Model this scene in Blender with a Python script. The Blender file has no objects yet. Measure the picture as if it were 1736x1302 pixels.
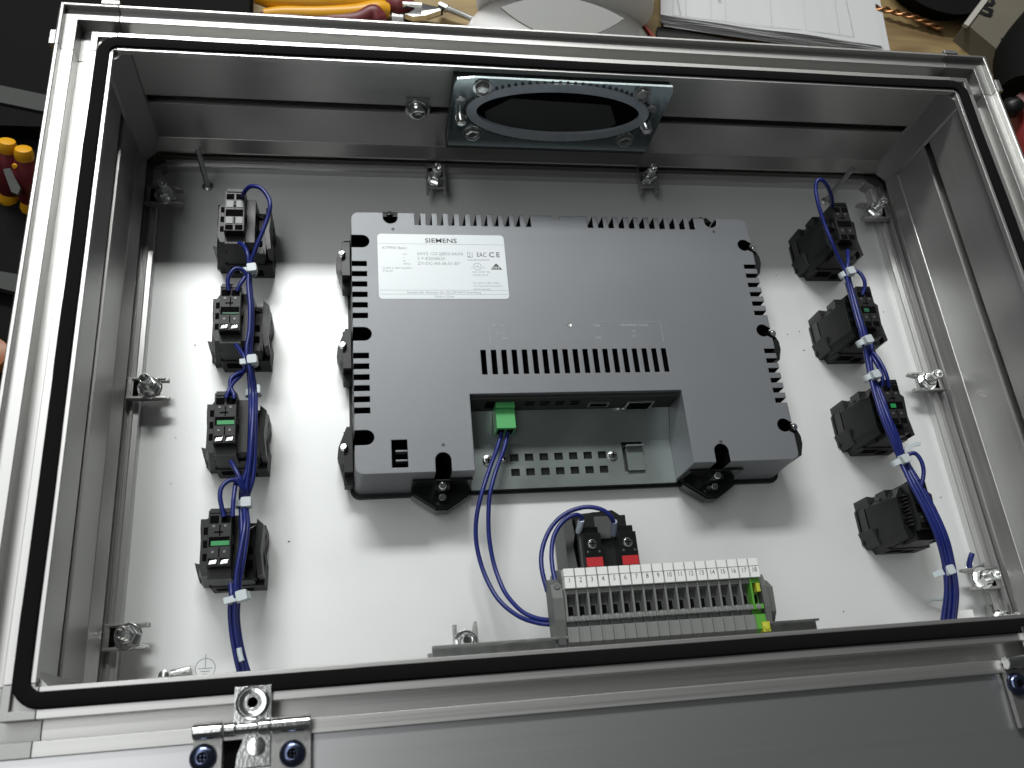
import bpy, bmesh, math, random
from mathutils import Vector, Matrix
random.seed(4)
sc = bpy.context.scene
R = math.radians
S = 0.001                      # everything below is written in millimetres

# ------------------------------------------------------------ camera
cam_d = bpy.data.cameras.new('camera'); cam = bpy.data.objects.new('camera', cam_d)
sc.collection.objects.link(cam); sc.camera = cam
cam.matrix_world = Matrix([[0.983603, 0.016648, -0.179579, -0.123809], [-0.086363, 0.917619, -0.387965, -0.21724], [0.158326, 0.397112, 0.90401, 0.469507], [0, 0, 0, 1]])
cam_d.sensor_width = 36; cam_d.lens = 30.154
cam_d.clip_start = 0.01; cam_d.clip_end = 50
cam_d.dof.use_dof = True; cam_d.dof.focus_distance = 0.5; cam_d.dof.aperture_fstop = 16

# ------------------------------------------------------------ world and lamps
w = bpy.data.worlds.new('World'); sc.world = w; w.use_nodes = True
w.node_tree.nodes['Background'].inputs[0].default_value = (0.62, 0.66, 0.64, 1)
w.node_tree.nodes['Background'].inputs[1].default_value = 0.055
def area(name, loc, target, sx, sy, power, col):
    d = bpy.data.lights.new(name, 'AREA'); d.shape = 'RECTANGLE'; d.size = sx; d.size_y = sy
    d.energy = power; d.color = col
    o = bpy.data.objects.new(name, d); sc.collection.objects.link(o); o.location = loc
    o.rotation_euler = (R(target), 0, 0)
    return o
area('tube_lamp', (-0.30, 0.92, 1.15), -38, 0.68, 0.17, 18.5, (0.98, 1.0, 0.98))
area('ceiling_lamp', (-0.78, 0.45, 1.65), 0, 0.7, 2.6, 15, (0.97, 0.99, 1.0))
area('rim_fill_lamp', (0.62, 1.95, 1.7), 0, 1.9, 0.6, 11, (1.0, 0.99, 0.96))  # added unseen lamp that brightens the far rim strips
sc.view_settings.view_transform = 'Standard'; sc.view_settings.look = 'None'
sc.view_settings.exposure = 0.0; sc.view_settings.gamma = 1
sc.view_settings.use_curve_mapping = False
sc.render.engine = 'CYCLES'

# ------------------------------------------------------------ materials
def mat(name, base, rough=0.5, metal=0.0, noise=None, bump=None, bevel=0, spec=0.5, coat=0, trans=0, alpha=None):
    """noise=(scale, amount): colour variation; bump=(scale, strength): fine relief; bevel in mm"""
    m = bpy.data.materials.new(name); m.use_nodes = True
    nt = m.node_tree; b = nt.nodes['Principled BSDF']
    b.inputs['Base Color'].default_value = (*base, 1); b.inputs['Roughness'].default_value = rough
    b.inputs['Metallic'].default_value = metal; b.inputs['Specular IOR Level'].default_value = spec
    b.inputs['Coat Weight'].default_value = coat
    b.inputs['Transmission Weight'].default_value = trans
    tc = nt.nodes.new('ShaderNodeTexCoord')
    if noise:
        n = nt.nodes.new('ShaderNodeTexNoise'); n.inputs['Scale'].default_value = noise[0]
        n.inputs['Detail'].default_value = 5
        nt.links.new(tc.outputs['Object'], n.inputs['Vector'])
        r = nt.nodes.new('ShaderNodeMapRange'); r.inputs['From Min'].default_value = .3; r.inputs['From Max'].default_value = .7
        r.inputs['To Min'].default_value = 1 - noise[1]; r.inputs['To Max'].default_value = 1 + noise[1]
        nt.links.new(n.outputs['Fac'], r.inputs['Value'])
        mx = nt.nodes.new('ShaderNodeVectorMath'); mx.operation = 'SCALE'
        mx.inputs[0].default_value = base; nt.links.new(r.outputs[0], mx.inputs['Scale'])
        nt.links.new(mx.outputs[0], b.inputs['Base Color'])
        r2 = nt.nodes.new('ShaderNodeMapRange'); r2.inputs['To Min'].default_value = rough * .8; r2.inputs['To Max'].default_value = min(1, rough * 1.2)
        nt.links.new(n.outputs['Fac'], r2.inputs['Value']); nt.links.new(r2.outputs[0], b.inputs['Roughness'])
    last = None
    if bevel:
        bv = nt.nodes.new('ShaderNodeBevel'); bv.samples = 4; bv.inputs['Radius'].default_value = bevel * S
        last = bv.outputs[0]
    if bump:
        n2 = nt.nodes.new('ShaderNodeTexNoise'); n2.inputs['Scale'].default_value = bump[0]; n2.inputs['Detail'].default_value = 3
        nt.links.new(tc.outputs['Object'], n2.inputs['Vector'])
        bp = nt.nodes.new('ShaderNodeBump'); bp.inputs['Strength'].default_value = bump[1]; bp.inputs['Distance'].default_value = 0.0003
        nt.links.new(n2.outputs['Fac'], bp.inputs['Height'])
        if last: nt.links.new(last, bp.inputs['Normal'])
        last = bp.outputs[0]
    if last: nt.links.new(last, b.inputs['Normal'])
    return m
def brushed(name, base, rough, metal, direction, amount=.12, aniso=0.0, bev=0.3):
    """extruded or rolled aluminium: streaks run along one axis"""
    m = mat(name, base, rough, metal, bevel=bev); nt = m.node_tree; b = nt.nodes['Principled BSDF']
    tc = nt.nodes['Texture Coordinate']; mp = nt.nodes.new('ShaderNodeMapping')
    sc3 = [900, 900, 900]; sc3[direction] = 6; mp.inputs['Scale'].default_value = sc3
    nt.links.new(tc.outputs['Object'], mp.inputs['Vector'])
    n = nt.nodes.new('ShaderNodeTexNoise'); n.inputs['Scale'].default_value = 1; n.inputs['Detail'].default_value = 2
    nt.links.new(mp.outputs[0], n.inputs['Vector'])
    r = nt.nodes.new('ShaderNodeMapRange'); r.inputs['To Min'].default_value = rough * (1 - amount * 2); r.inputs['To Max'].default_value = rough * (1 + amount * 2)
    nt.links.new(n.outputs['Fac'], r.inputs['Value']); nt.links.new(r.outputs[0], b.inputs['Roughness'])
    r2 = nt.nodes.new('ShaderNodeMapRange'); r2.inputs['To Min'].default_value = 1 - amount * .5; r2.inputs['To Max'].default_value = 1 + amount * .5
    nt.links.new(n.outputs['Fac'], r2.inputs['Value'])
    mx = nt.nodes.new('ShaderNodeVectorMath'); mx.operation = 'SCALE'; mx.inputs[0].default_value = base
    nt.links.new(r2.outputs[0], mx.inputs['Scale']); nt.links.new(mx.outputs[0], b.inputs['Base Color'])
    return m
M = {}
M['alu_x'] = brushed('aluminium_profile_x', (.50, .497, .485), .40, .86, 0)
M['alu_y'] = brushed('aluminium_profile_y', (.50, .497, .485), .40, .82, 1)
M['cast'] = mat('cast_corner', (.32, .32, .31), .4, .85, bump=(900, .25), bevel=.4)
M['lid'] = brushed('lid_sheet', (.52, .52, .525), .38, .9, 0, .022)
M['plate'] = mat('plate_anodised', (.70, .71, .705), .42, .25, noise=(9, .03), bump=(1500, .08))
M['gasket'] = mat('foam_gasket', (.006, .006, .006), .9, bump=(900, .5), spec=.08)
M['dark'] = mat('inside_dark', (.003, .003, .003), .9, spec=.05)
M['cover'] = mat('cover_grey', (.168, .177, .190), .42, .25, noise=(14, .03), bump=(2600, .35), bevel=.7, spec=.6)
M['black'] = mat('black_plastic', (.007, .0075, .0075), .4, spec=.35, noise=(60, .2), bump=(1500, .2), bevel=.35)
M['black2'] = mat('black_plastic_worn', (.013, .014, .0135), .5, spec=.35, noise=(90, .3), bump=(900, .3), bevel=.35)
M['glossblack'] = mat('black_gloss', (.008, .009, .009), .22, bevel=.4)
M['zinc'] = mat('zinc_sheet', (.42, .48, .47), .3, .9, noise=(30, .12), bump=(200, .1))
M['zincplate'] = mat('zinc_plate_blue', (.50, .60, .61), .14, .92, noise=(25, .1), bump=(250, .06))
M['chrome'] = mat('bright_zinc', (.75, .76, .75), .18, 1.0, noise=(300, .12), bump=(700, .15), bevel=.2)
M['steel'] = mat('steel_dull', (.45, .46, .45), .33, .95, noise=(200, .15), bevel=.25)
M['clampm'] = mat('die_cast_clamp', (.42, .42, .41), .38, .85, noise=(150, .12), bump=(500, .25), bevel=.4)
M['blue'] = mat('wire_blue', (.006, .014, .135), .42, noise=(120, .12), spec=.5)
M['tie'] = mat('nylon_tie', (.50, .55, .57), .4, bevel=.3, spec=.5)
M['sticker'] = mat('sticker_white', (.66, .70, .72), .35, noise=(25, .015))
M['ink'] = mat('print_ink', (.05, .055, .06), .6)
M['inkgrey'] = mat('print_ink_grey', (.27, .30, .32), .6)
M['inkwhite'] = mat('print_white', (.30, .32, .33), .6)
M['plug'] = mat('plug_green', (.07, .36, .11), .42, bevel=.3)
M['green'] = mat('plunger_green', (.015, .26, .07), .45)
M['red'] = mat('tab_red', (.42, .012, .018), .5, bevel=.2)
M['grey'] = mat('terminal_grey', (.17, .175, .17), .5, noise=(60, .06), bump=(900, .15), bevel=.25)
M['greyd'] = mat('terminal_slot_grey', (.055, .056, .056), .55)
M['marker'] = mat('marker_white', (.72, .73, .71), .5, bevel=.3)
M['pe'] = mat('terminal_green', (.09, .30, .04), .45, bevel=.25)
M['pey'] = mat('terminal_yellow', (.42, .44, .04), .45, bevel=.25)
M['ferrule'] = mat('sleeve_grey', (.28, .32, .42), .5)
M['ferrule2'] = mat('sleeve_white', (.55, .62, .72), .45)
M['ring'] = mat('ring_polymer', (.56, .62, .68), .3, .5, noise=(60, .1), spec=.6)
M['screwblue'] = mat('screw_passivated', (.10, .12, .20), .2, .95, bevel=.3)
M['yellow'] = mat('grip_yellow', (.62, .30, .008), .4, noise=(30, .06), bevel=.5)
M['maroon'] = mat('grip_maroon', (.115, .012, .016), .45, noise=(30, .1), bevel=.5)
M['white_app'] = mat('white_textured_shell', (.74, .74, .73), .25, bump=(420, .45), spec=.6)
M['white_cut'] = mat('satin_plastic', (.27, .27, .26), .5, bump=(900, .3))
M['paper'] = mat('paper', (.52, .52, .53), .8, noise=(8, .015))
M['orange'] = mat('orange_tip', (.25, .07, .008), .45)
M['orangered'] = mat('orange_red_grip', (.42, .05, .02), .5)
M['copper'] = mat('copper_wire', (.45, .22, .10), .35, .9)
M['caseblack'] = mat('case_dark', (.007, .0075, .007), .8, spec=.05, noise=(12, .15), bump=(500, .3))
M['caselight'] = mat('case_edge', (.05, .052, .05), .75, spec=.2)
M['cardgrey'] = mat('cardboard_grey', (.13, .115, .085), .8, noise=(40, .06), bump=(300, .2))
M['cardwhite'] = mat('card_edge', (.42, .40, .36), .8)
M['redtool'] = mat('red_plastic', (.16, .012, .012), .4, noise=(20, .1))
def bench_mat():
    m = bpy.data.materials.new('bench_board'); m.use_nodes = True; nt = m.node_tree; b = nt.nodes['Principled BSDF']
    tc = nt.nodes.new('ShaderNodeTexCoord'); mp = nt.nodes.new('ShaderNodeMapping'); mp.inputs['Scale'].default_value = (9, 40, 9)
    nt.links.new(tc.outputs['Object'], mp.inputs[0])
    n = nt.nodes.new('ShaderNodeTexNoise'); n.inputs['Scale'].default_value = 1.4; n.inputs['Detail'].default_value = 8; n.inputs['Distortion'].default_value = .8
    nt.links.new(mp.outputs[0], n.inputs['Vector'])
    cr = nt.nodes.new('ShaderNodeValToRGB'); e = cr.color_ramp.elements
    e[0].position = .3; e[0].color = (.15, .095, .04, 1); e[1].position = .68; e[1].color = (.30, .215, .09, 1)
    nt.links.new(n.outputs['Fac'], cr.inputs[0])
    v = nt.nodes.new('ShaderNodeTexNoise'); v.inputs['Scale'].default_value = 30; v.inputs['Detail'].default_value = 3
    nt.links.new(tc.outputs['Object'], v.inputs['Vector'])
    c2 = nt.nodes.new('ShaderNodeValToRGB'); e = c2.color_ramp.elements
    e[0].position = .66; e[0].color = (1, 1, 1, 1); e[1].position = .72; e[1].color = (.45, .36, .28, 1)
    nt.links.new(v.outputs['Fac'], c2.inputs[0])
    mx = nt.nodes.new('ShaderNodeMix'); mx.data_type = 'RGBA'; mx.blend_type = 'MULTIPLY'; mx.inputs['Factor'].default_value = 1
    nt.links.new(cr.outputs[0], mx.inputs[6]); nt.links.new(c2.outputs[0], mx.inputs[7]); nt.links.new(mx.outputs[2], b.inputs['Base Color'])
    b.inputs['Roughness'].default_value = .6
    bp = nt.nodes.new('ShaderNodeBump'); bp.inputs['Strength'].default_value = .25; bp.inputs['Distance'].default_value = .0005
    nt.links.new(n.outputs['Fac'], bp.inputs['Height']); nt.links.new(bp.outputs[0], b.inputs['Normal'])
    return m
M['hole'] = mat('baffle_grey', (.05, .05, .05), .6, .3)
M['rail_x'] = brushed('rail_aluminium_x', (.55, .55, .54), .3, .65, 0)
M['rail_y'] = brushed('rail_aluminium_y', (.55, .55, .54), .3, .65, 1)
M['bracketgrey'] = mat('bracket_grey', (.105, .11, .105), .5, noise=(60, .08), bump=(900, .15), bevel=.3)
M['pad'] = mat('contact_pad', (.13, .13, .13), .5, .5)
M['facegrey'] = mat('contact_face_grey', (.06, .062, .06), .5, bevel=.25)
M['green_dim'] = mat('plunger_green_dim', (.01, .10, .045), .5)
M['bench'] = bench_mat()

# ------------------------------------------------------------ mesh helpers
class MB:
    def __init__(s): s.v = []; s.f = []; s.m = []
    def add(s, vs, fs, mi=0):
        o = len(s.v); s.v += [tuple(x) for x in vs]; s.f += [tuple(i + o for i in f) for f in fs]; s.m += [mi] * len(fs); return s
    def box(s, x0, x1, y0, y1, z0, z1, mi=0, rot=None, bottom_mi=None):
        vs = [Vector((x, y, z)) for z in (z0, z1) for y in (y0, y1) for x in (x0, x1)]
        if rot:
            c, ax, a = rot; mt = Matrix.Rotation(a, 3, ax); c = Vector(c); vs = [mt @ (p - c) + c for p in vs]
        s.add(vs, [(0, 2, 3, 1), (4, 5, 7, 6), (0, 1, 5, 4), (2, 6, 7, 3), (0, 4, 6, 2), (1, 3, 7, 5)], mi)
        if bottom_mi is not None: s.m[-6] = bottom_mi
        return s
    def prism(s, poly, z0, z1, mi=0, axis='z', top=None, off=(0, 0, 0)):
        """extrude a polygon; axis x: poly=(y,z); axis y: poly=(x,z); top: another polygon for the far end"""
        top = top or poly; n = len(poly)
        def P(p, t):
            q = {'z': (p[0], p[1], t), 'x': (t, p[0], p[1]), 'y': (p[0], t, p[1])}[axis]
            return (q[0] + off[0], q[1] + off[1], q[2] + off[2])
        vs = [P(p, z0) for p in poly] + [P(p, z1) for p in top]
        fs = [tuple(range(n)), tuple(range(2 * n - 1, n - 1, -1))] + [(i, i + n, (i + 1) % n + n, (i + 1) % n) for i in range(n)]
        return s.add(vs, fs, mi)
    def frustum(s, p0, p1, r0, r1, n=20, mi=0, cap=True, phase=0):
        p0 = Vector(p0); p1 = Vector(p1); d = (p1 - p0).normalized()
        a = d.orthogonal().normalized(); b = d.cross(a)
        vs = []
        for p, r in ((p0, r0), (p1, r1)):
            for i in range(n):
                t = 2 * math.pi * i / n + phase; vs.append(p + (a * math.cos(t) + b * math.sin(t)) * r)
        fs = [(i, (i + 1) % n, (i + 1) % n + n, i + n) for i in range(n)]
        if cap: fs += [tuple(range(n - 1, -1, -1)), tuple(range(n, 2 * n))]
        return s.add(vs, fs, mi)
    def lathe(s, p0, direction, prof, n=24, mi=0, phase=0):
        """prof = [(r, h)...] along direction from p0"""
        p0 = Vector(p0); d = Vector(direction).normalized(); a = d.orthogonal().normalized(); b = d.cross(a); vs = []; fs = []
        for r, h in prof:
            for i in range(n):
                t = 2 * math.pi * i / n + phase; vs.append(p0 + d * h + (a * math.cos(t) + b * math.sin(t)) * r)
        for k in range(len(prof) - 1):
            for i in range(n):
                j = (i + 1) % n; fs.append((k * n + i, k * n + j, (k + 1) * n + j, (k + 1) * n + i))
        fs += [tuple(range(n - 1, -1, -1)), tuple(range((len(prof) - 1) * n, len(prof) * n))]
        return s.add(vs, fs, mi)
    def tube(s, pts, r, n=10, mi=0, sub=6, radii=None):
        P = [Vector(p) for p in pts]; Q = []; RR = []
        ext = [P[0] * 2 - P[1]] + P + [P[-1] * 2 - P[-2]]
        rad = radii or [r] * len(P)
        for i in range(len(P) - 1):
            a, b, c, d = ext[i:i + 4]
            for k in range(sub):
                t = k / sub
                Q.append(.5 * ((2 * b) + (c - a) * t + (2 * a - 5 * b + 4 * c - d) * t * t + (3 * b - a - 3 * c + d) * t ** 3))
                RR.append(rad[i] * (1 - t) + rad[i + 1] * t)
        Q.append(P[-1]); RR.append(rad[-1])
        vs = []; fs = []; up = None
        for i, q in enumerate(Q):
            t = (Q[min(i + 1, len(Q) - 1)] - Q[max(i - 1, 0)]).normalized()
            if up is None: up = t.orthogonal().normalized()
            up = (up - t * up.dot(t)).normalized(); sd = t.cross(up)
            for k in range(n):
                an = 2 * math.pi * k / n; vs.append(q + (up * math.cos(an) + sd * math.sin(an)) * RR[i])
        for i in range(len(Q) - 1):
            for k in range(n):
                j = (k + 1) % n; fs.append((i * n + k, i * n + j, (i + 1) * n + j, (i + 1) * n + k))
        fs += [tuple(range(n - 1, -1, -1)), tuple(range((len(Q) - 1) * n, len(Q) * n))]
        return s.add(vs, fs, mi)
    def mesh(s, name, mats, smooth=False):
        me = bpy.data.meshes.new(name)
        me.from_pydata([(x * S, y * S, z * S) for x, y, z in s.v], [], s.f)
        for m in mats: me.materials.append(m)
        for p, i in zip(me.polygons, s.m): p.material_index = i
        bm = bmesh.new(); bm.from_mesh(me); bmesh.ops.recalc_face_normals(bm, faces=bm.faces); bm.to_mesh(me); bm.free()
        if smooth: smooth_mesh(me, smooth if smooth is not True else 35)
        return me
    def build(s, name, mats, parent=None, smooth=False, loc=(0, 0, 0), rz=0, label=None, kind=None):
        if not isinstance(mats, (list, tuple)): mats = [mats]
        o = bpy.data.objects.new(name, s.mesh(name, mats, smooth)); sc.collection.objects.link(o)
        o.parent = parent; o.location = Vector(loc) * S; o.rotation_euler.z = rz
        if label: o['label'] = label
        if kind: o['kind'] = kind
        return o
def smooth_mesh(me, ang=35):
    bm = bmesh.new(); bm.from_mesh(me)
    for f in bm.faces: f.smooth = True
    for e in bm.edges:
        if len(e.link_faces) == 2 and e.calc_face_angle(0) > R(ang): e.smooth = False
    bm.to_mesh(me); bm.free()
def thing(name, label, cat, loc=(0, 0, 0), rz=0, group=None):
    o = bpy.data.objects.new(name, None); sc.collection.objects.link(o)
    o.empty_display_size = .01; o.location = Vector(loc) * S; o.rotation_euler.z = rz
    return tag(o, label, cat, group)
def tag(o, label=None, cat=None, group=None, kind=None):
    if label: o['label'] = label
    if cat: o['category'] = cat
    if group: o['group'] = group
    if kind: o['kind'] = kind
    return o
def copy_tree(o, parent=None, label=None, loc=None, rz=None):
    c = o.copy(); sc.collection.objects.link(c); c.parent = parent
    if label: c['label'] = label
    if loc is not None: c.location = Vector(loc) * S
    if rz is not None: c.rotation_euler.z = rz
    for ch in list(o.children): copy_tree(ch, c)
    return c
def boolean(o, cutter_mb, mats):
    """cut real openings; the cutter is thrown away"""
    me = cutter_mb.mesh('cutter', mats); c = bpy.data.objects.new('cutter', me); sc.collection.objects.link(c)
    md = o.modifiers.new('b', 'BOOLEAN'); md.operation = 'DIFFERENCE'; md.solver = 'EXACT'; md.object = c
    try: md.material_mode = 'TRANSFER'
    except Exception: pass
    par = o.parent; bpy.context.view_layer.update()
    dg = bpy.context.evaluated_depsgraph_get(); new = bpy.data.meshes.new_from_object(o.evaluated_get(dg))
    o.modifiers.clear(); o.data = new; bpy.data.objects.remove(c)
def text(body, size, loc, mt, parent, name='lettering', align='CENTER', rot=(0, 0, 0), sx=1.0, bold=0.0, smx=None):
    cu = bpy.data.curves.new('t', 'FONT'); cu.body = body; cu.size = size * S; cu.align_x = align; cu.align_y = 'CENTER'
    cu.extrude = 0.00002; cu.resolution_u = 2; cu.offset = bold * S
    o = bpy.data.objects.new('t', cu); sc.collection.objects.link(o); bpy.context.view_layer.update()
    me = bpy.data.meshes.new_from_object(o.evaluated_get(bpy.context.evaluated_depsgraph_get()))
    bpy.data.objects.remove(o); me.materials.clear(); me.materials.append(mt)
    for v in me.vertices: v.co.x *= sx
    t = bpy.data.objects.new(name, me); sc.collection.objects.link(t); t.parent = parent
    t.location = Vector(loc) * S; t.rotation_euler = rot
    return t
def rrect(x0, x1, y0, y1, r, n=4):
    P = []
    for cx, cy, a in ((x1 - r, y1 - r, 0), (x0 + r, y1 - r, 90), (x0 + r, y0 + r, 180), (x1 - r, y0 + r, 270)):
        for k in range(n + 1):
            t = R(a + 90 * k / n); P.append((cx + r * math.cos(t), cy + r * math.sin(t)))
    return P

# ------------------------------------------------------------ enclosure
CX, CY, HX, HY = 1.5, -23.3, 253.9, 164.9      # centre and half size of the outer gasket line
RIM = 101.5
enc = thing('control_enclosure', 'open aluminium control box with white lit rims and a black foam gasket all round', 'enclosure')
def profile(lip=True):
    P = [(20, -14)] if lip else [(20, -14), (20, 96), (18.2, 96.5)]
    P += [(20, 105.0), (19.6, 105.3), (18.4, 105.3), (18.0, 104.9), (18.0, RIM)] if lip else [(17.5, RIM)]
    P += [(12.1, RIM), (11.9, RIM - .3), (11.9, 93), (4.4, 93), (4.4, RIM - .3), (4.2, RIM), (1.0, RIM), (1.0, 99.4), (-5.5, 99.4), (-5.5, RIM - .2), (-7.2, RIM - .2),
          (-7.4, RIM - .5), (-7.4, 98.2), (-2.9, 96), (-2.9, 63.5), (-1.5, 63.3), (-1.5, 68), (3.5, 68), (3.5, 50), (-1.5, 50), (-1.5, 57.2), (-2.9, 57), (-2.9, 27.5), (-3.2, 27.3), (-6.8, 19.0), (-6.4, 17.2), (5, 16.5), (5, -14)]
    return P
L = 28.5; OX = HX + 20; OY = HY + 20
G = .35
for side in ('top', 'bottom', 'left', 'right'):
    P = profile(side != 'bottom'); m = MB(); sgn = 1 if side in ('top', 'right') else -1
    if side in ('top', 'bottom'):
        m.prism([(CY + sgn * (HY + o), z) for o, z in P], CX - OX + L + G, CX + OX - L - G, axis='x'); mt = M['alu_x']
    else:
        m.prism([(CX + sgn * (HX + o), z) for o, z in P], CY - OY + L + G, CY + OY - L - G, axis='y'); mt = M['alu_y']
    m.build('wall_profile', mt, enc)
for sx in (-1, 1):
    for sy in (-1, 1):
        P = profile(sy > 0); m = MB(); n = len(P)
        st = []
        st.append([(CX + sx * (OX - L), CY + sy * (HY + o), z) for o, z in P])
        st.append([(CX + sx * (HX + o), CY + sy * (HY + o), z) for o, z in P])
        st.append([(CX + sx * (HX + o), CY + sy * (OY - L), z) for o, z in P])
        vs = [p for s_ in st for p in s_]
        fs = [tuple(range(n)), tuple(range(3 * n - 1, 2 * n - 1, -1))]
        for k in range(2):
            for i in range(n):
                j = (i + 1) % n; fs.append((k * n + i, k * n + j, (k + 1) * n + j, (k + 1) * n + i))
        m.add(vs, fs)
        # small outer tabs at both ends of the casting
        if sy > 0:
            x = CX + sx * (OX - L + 4); y = CY + sy * (OY + 1.2)
            m.box(x - 4.5, x + 4.5, y - 1.3, y + 1.3, 96, 105.8)
            x = CX + sx * (OX + 1.2); y = CY + sy * (OY - L + 4)
            m.box(x - 1.3, x + 1.3, y - 4.5, y + 4.5, 96, 105.8)
        c = m.build('corner_casting', M['cast'], enc)
        # dark plates painting the shade of openings in the casting's channel
        if sy > 0:
            q = MB()
            q.box(CX + sx * (OX - L + 1) - 4.2, CX + sx * (OX - L + 1) + 4.2, CY + sy * (HY + 4.6), CY + sy * (HY + 11.7), 93.05, 93.6)
            if sx > 0:
                q.box(CX + sx * (HX + 4.6), CX + sx * (HX + 11.7), CY + sy * (OY - L + 2) - 5, CY + sy * (OY - L + 2) + 5, 93.05, 93.6)
            q.build('slot_shade_plate', M['dark'], c)
        # rounded inner post closing the corner of the box
        hx = HX - 2.9; hy = HY - 2.9; rr = 12; poly = [(CX + sx * (hx + .5), CY + sy * (hy + .5)), (CX + sx * (hx - rr), CY + sy * (hy + .5))]
        for k in range(9):
            t = R(90 * k / 8); bl = .55
            # gently convex face between the two walls
            ax, ay = hx - rr + rr * math.sin(t) ** 1.4, hy - rr + rr * math.cos(t) ** 1.4
            lx, ly = hx - rr + rr * k / 8, hy - rr * k / 8
            poly.append((CX + sx * (lx * .8 + (hx - rr * .62) * .2), CY + sy * (ly * .8 + (hy - rr * .62) * .2)))
        poly.append((CX + sx * (hx + .5), CY + sy * (hy - rr)))
        MB().prism(poly, 17, 98.1).build('corner_post', M['cast'], enc, smooth=20)
        # black foot moulding round the outside of the corner
        f = MB()
        x0, x1 = sorted((CX + sx * (OX - L + 10), CX + sx * (OX + 3.2))); y0, y1 = sorted((CY + sy * (OY + .3), CY + sy * (OY + 3.2)))
        f.box(x0, x1, y0, y1, -20, 98 if sy > 0 else 20)
        x0, x1 = sorted((CX + sx * (OX + .3), CX + sx * (OX + 3.2))); y0, y1 = sorted((CY + sy * (OY - L + 10), CY + sy * (OY + .2)))
        f.box(x0, x1, y0, y1, -20, 98 if sy > 0 else 20)
        f.build('corner_guard', M['black2'], enc)
# gasket, slightly wavy like glued foam
def ring_pts(r):
    P = []; x1 = HX - r; y1 = HY - r
    def seg(a, b, n): return [(a[0] + (b[0] - a[0]) * k / n, a[1] + (b[1] - a[1]) * k / n) for k in range(n)]
    nrm = []
    cs = [(x1, y1, 0), (-x1, y1, 90), (-x1, -y1, 180), (x1, -y1, 270)]
    for i, (cx, cy, a) in enumerate(cs):
        for k in range(9):
            t = R(a + 90 * k / 8); P.append((cx, cy, math.cos(t), math.sin(t), r))
        t = R(a + 90); nx, ny = math.cos(t), math.sin(t); c2 = cs[(i + 1) % 4]
        for k in range(1, 40): P.append((cx + (c2[0] - cx) * k / 40, cy + (c2[1] - cy) * k / 40, nx, ny, r))
    return P
rp = ring_pts(10); n = len(rp); vs = []; fs = []
gp = [(.8, 99.45), (.85, 102.1), (.6, 102.6), (-.2, 102.9), (-4.6, 102.9), (-5.3, 102.6), (-5.45, 102.0), (-5.45, 99.45)]
for i, (cx, cy, nx, ny, r) in enumerate(rp):
    wv = .28 * math.sin(i * .31) * math.sin(i * .117 + 1) + random.uniform(-.06, .06)
    for o, z in gp:
        d = r + o + (wv if z > 101 else wv * .2); vs.append((CX + cx + nx * d, CY + cy + ny * d, z + (wv * .6 if z > 101 else 0)))
g = len(gp)
for i in range(n):
    for k in range(g):
        j = (i + 1) % n; l = (k + 1) % g; fs.append((i * g + k, i * g + l, j * g + l, j * g + k))
MB().add(vs, fs).build('gasket', M['gasket'], enc, smooth=50)
# floor plate with its frame of retaining rails
pl = MB().box(CX - 258.5, CX + 258.5, CY - 169.5, CY + 169.5, -2, 0).build('mounting_plate', M['plate'], enc)
rp_ = [(0, 0.02), (0, 5.2), (.5, 6), (3.0, 6.6), (3.2, 8.2), (4.6, 8.2), (4.8, 6.2), (6.0, 6.2), (6.2, 8.2), (7.6, 8.2), (8.3, 6), (8.3, 0.02)]
for side in ('top', 'bottom', 'left', 'right'):
    m = MB(); sgn = 1 if side in ('top', 'right') else -1
    if side in ('top', 'bottom'): m.prism([(CY + sgn * (157 + o * .85), z) for o, z in rp_], CX - 240, CX + 240, axis='x')
    else: m.prism([(CX + sgn * (242 + o), z) for o, z in rp_], CY - 154, CY + 154, axis='y')
    m.build('retaining_rail', M['rail_x'] if side in ('top', 'bottom') else M['rail_y'], enc)
for sx in (-1, 1):
    m = MB(); m.prism([(CX + sx * a, CY + b) for a, b in ((239, 156), (239, 160), (245, 162.5), (251, 158), (251, 154), (244, 153))], .02, 10)
    m.build('rail_corner_piece', M['cast'], enc)
# faint earth symbol and scuffs on the plate
m = MB(); ex, ey = (-200.2, -168, 0.1)[0:2]
for k in range(24):
    a, b = R(15 * k), R(15 * k + 15); 
    m.add([(ex + 5 * math.cos(a), ey + 5 * math.sin(a), .05), (ex + 5 * math.cos(b), ey + 5 * math.sin(b), .05), (ex + 4.6 * math.cos(b), ey + 4.6 * math.sin(b), .05), (ex + 4.6 * math.cos(a), ey + 4.6 * math.sin(a), .05)], [(0, 1, 2, 3)])
m.box(ex - .2, ex + .2, ey, ey + 7, .04, .07)
for q, wd in ((0, 3.4), (-1.4, 2.3), (-2.8, 1.2)): m.box(ex - wd, ex + wd, ey + q - .2, ey + q + .2, .04, .07)
m.build('earth_symbol', M['inkgrey'], pl)
m = MB()
for (x, y, z), r in (((-160.3, -105.7, 0.1), .7), ((-214.7, 12.1, 0.1), .6), ((-210.2, 45.3, 0.1), .35), ((-221.9, -44.6, 0.1), .4), ((165.8, 18.5, 0.1), .5), ((156.9, 16.4, 0.1), .4), ((165.9, 4.7, 0.1), .6), ((158.9, 61.2, 0.1), .5), ((234.2, -97.6, 0.1), .5), ((151.1, -162.3, 0.1), .5), ((231.5, 33, 0.1), .5), ((-222.7, -71, 0.1), .35)):
    m.prism([(x + r * math.cos(R(a)) * random.uniform(.6, 1.2), y + r * .8 * math.sin(R(a)) * random.uniform(.6, 1.2)) for a in range(0, 360, 60)], .02, .22)
tag(m.build('metal_chips', M['greyd'], pl), kind='stuff')

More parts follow.
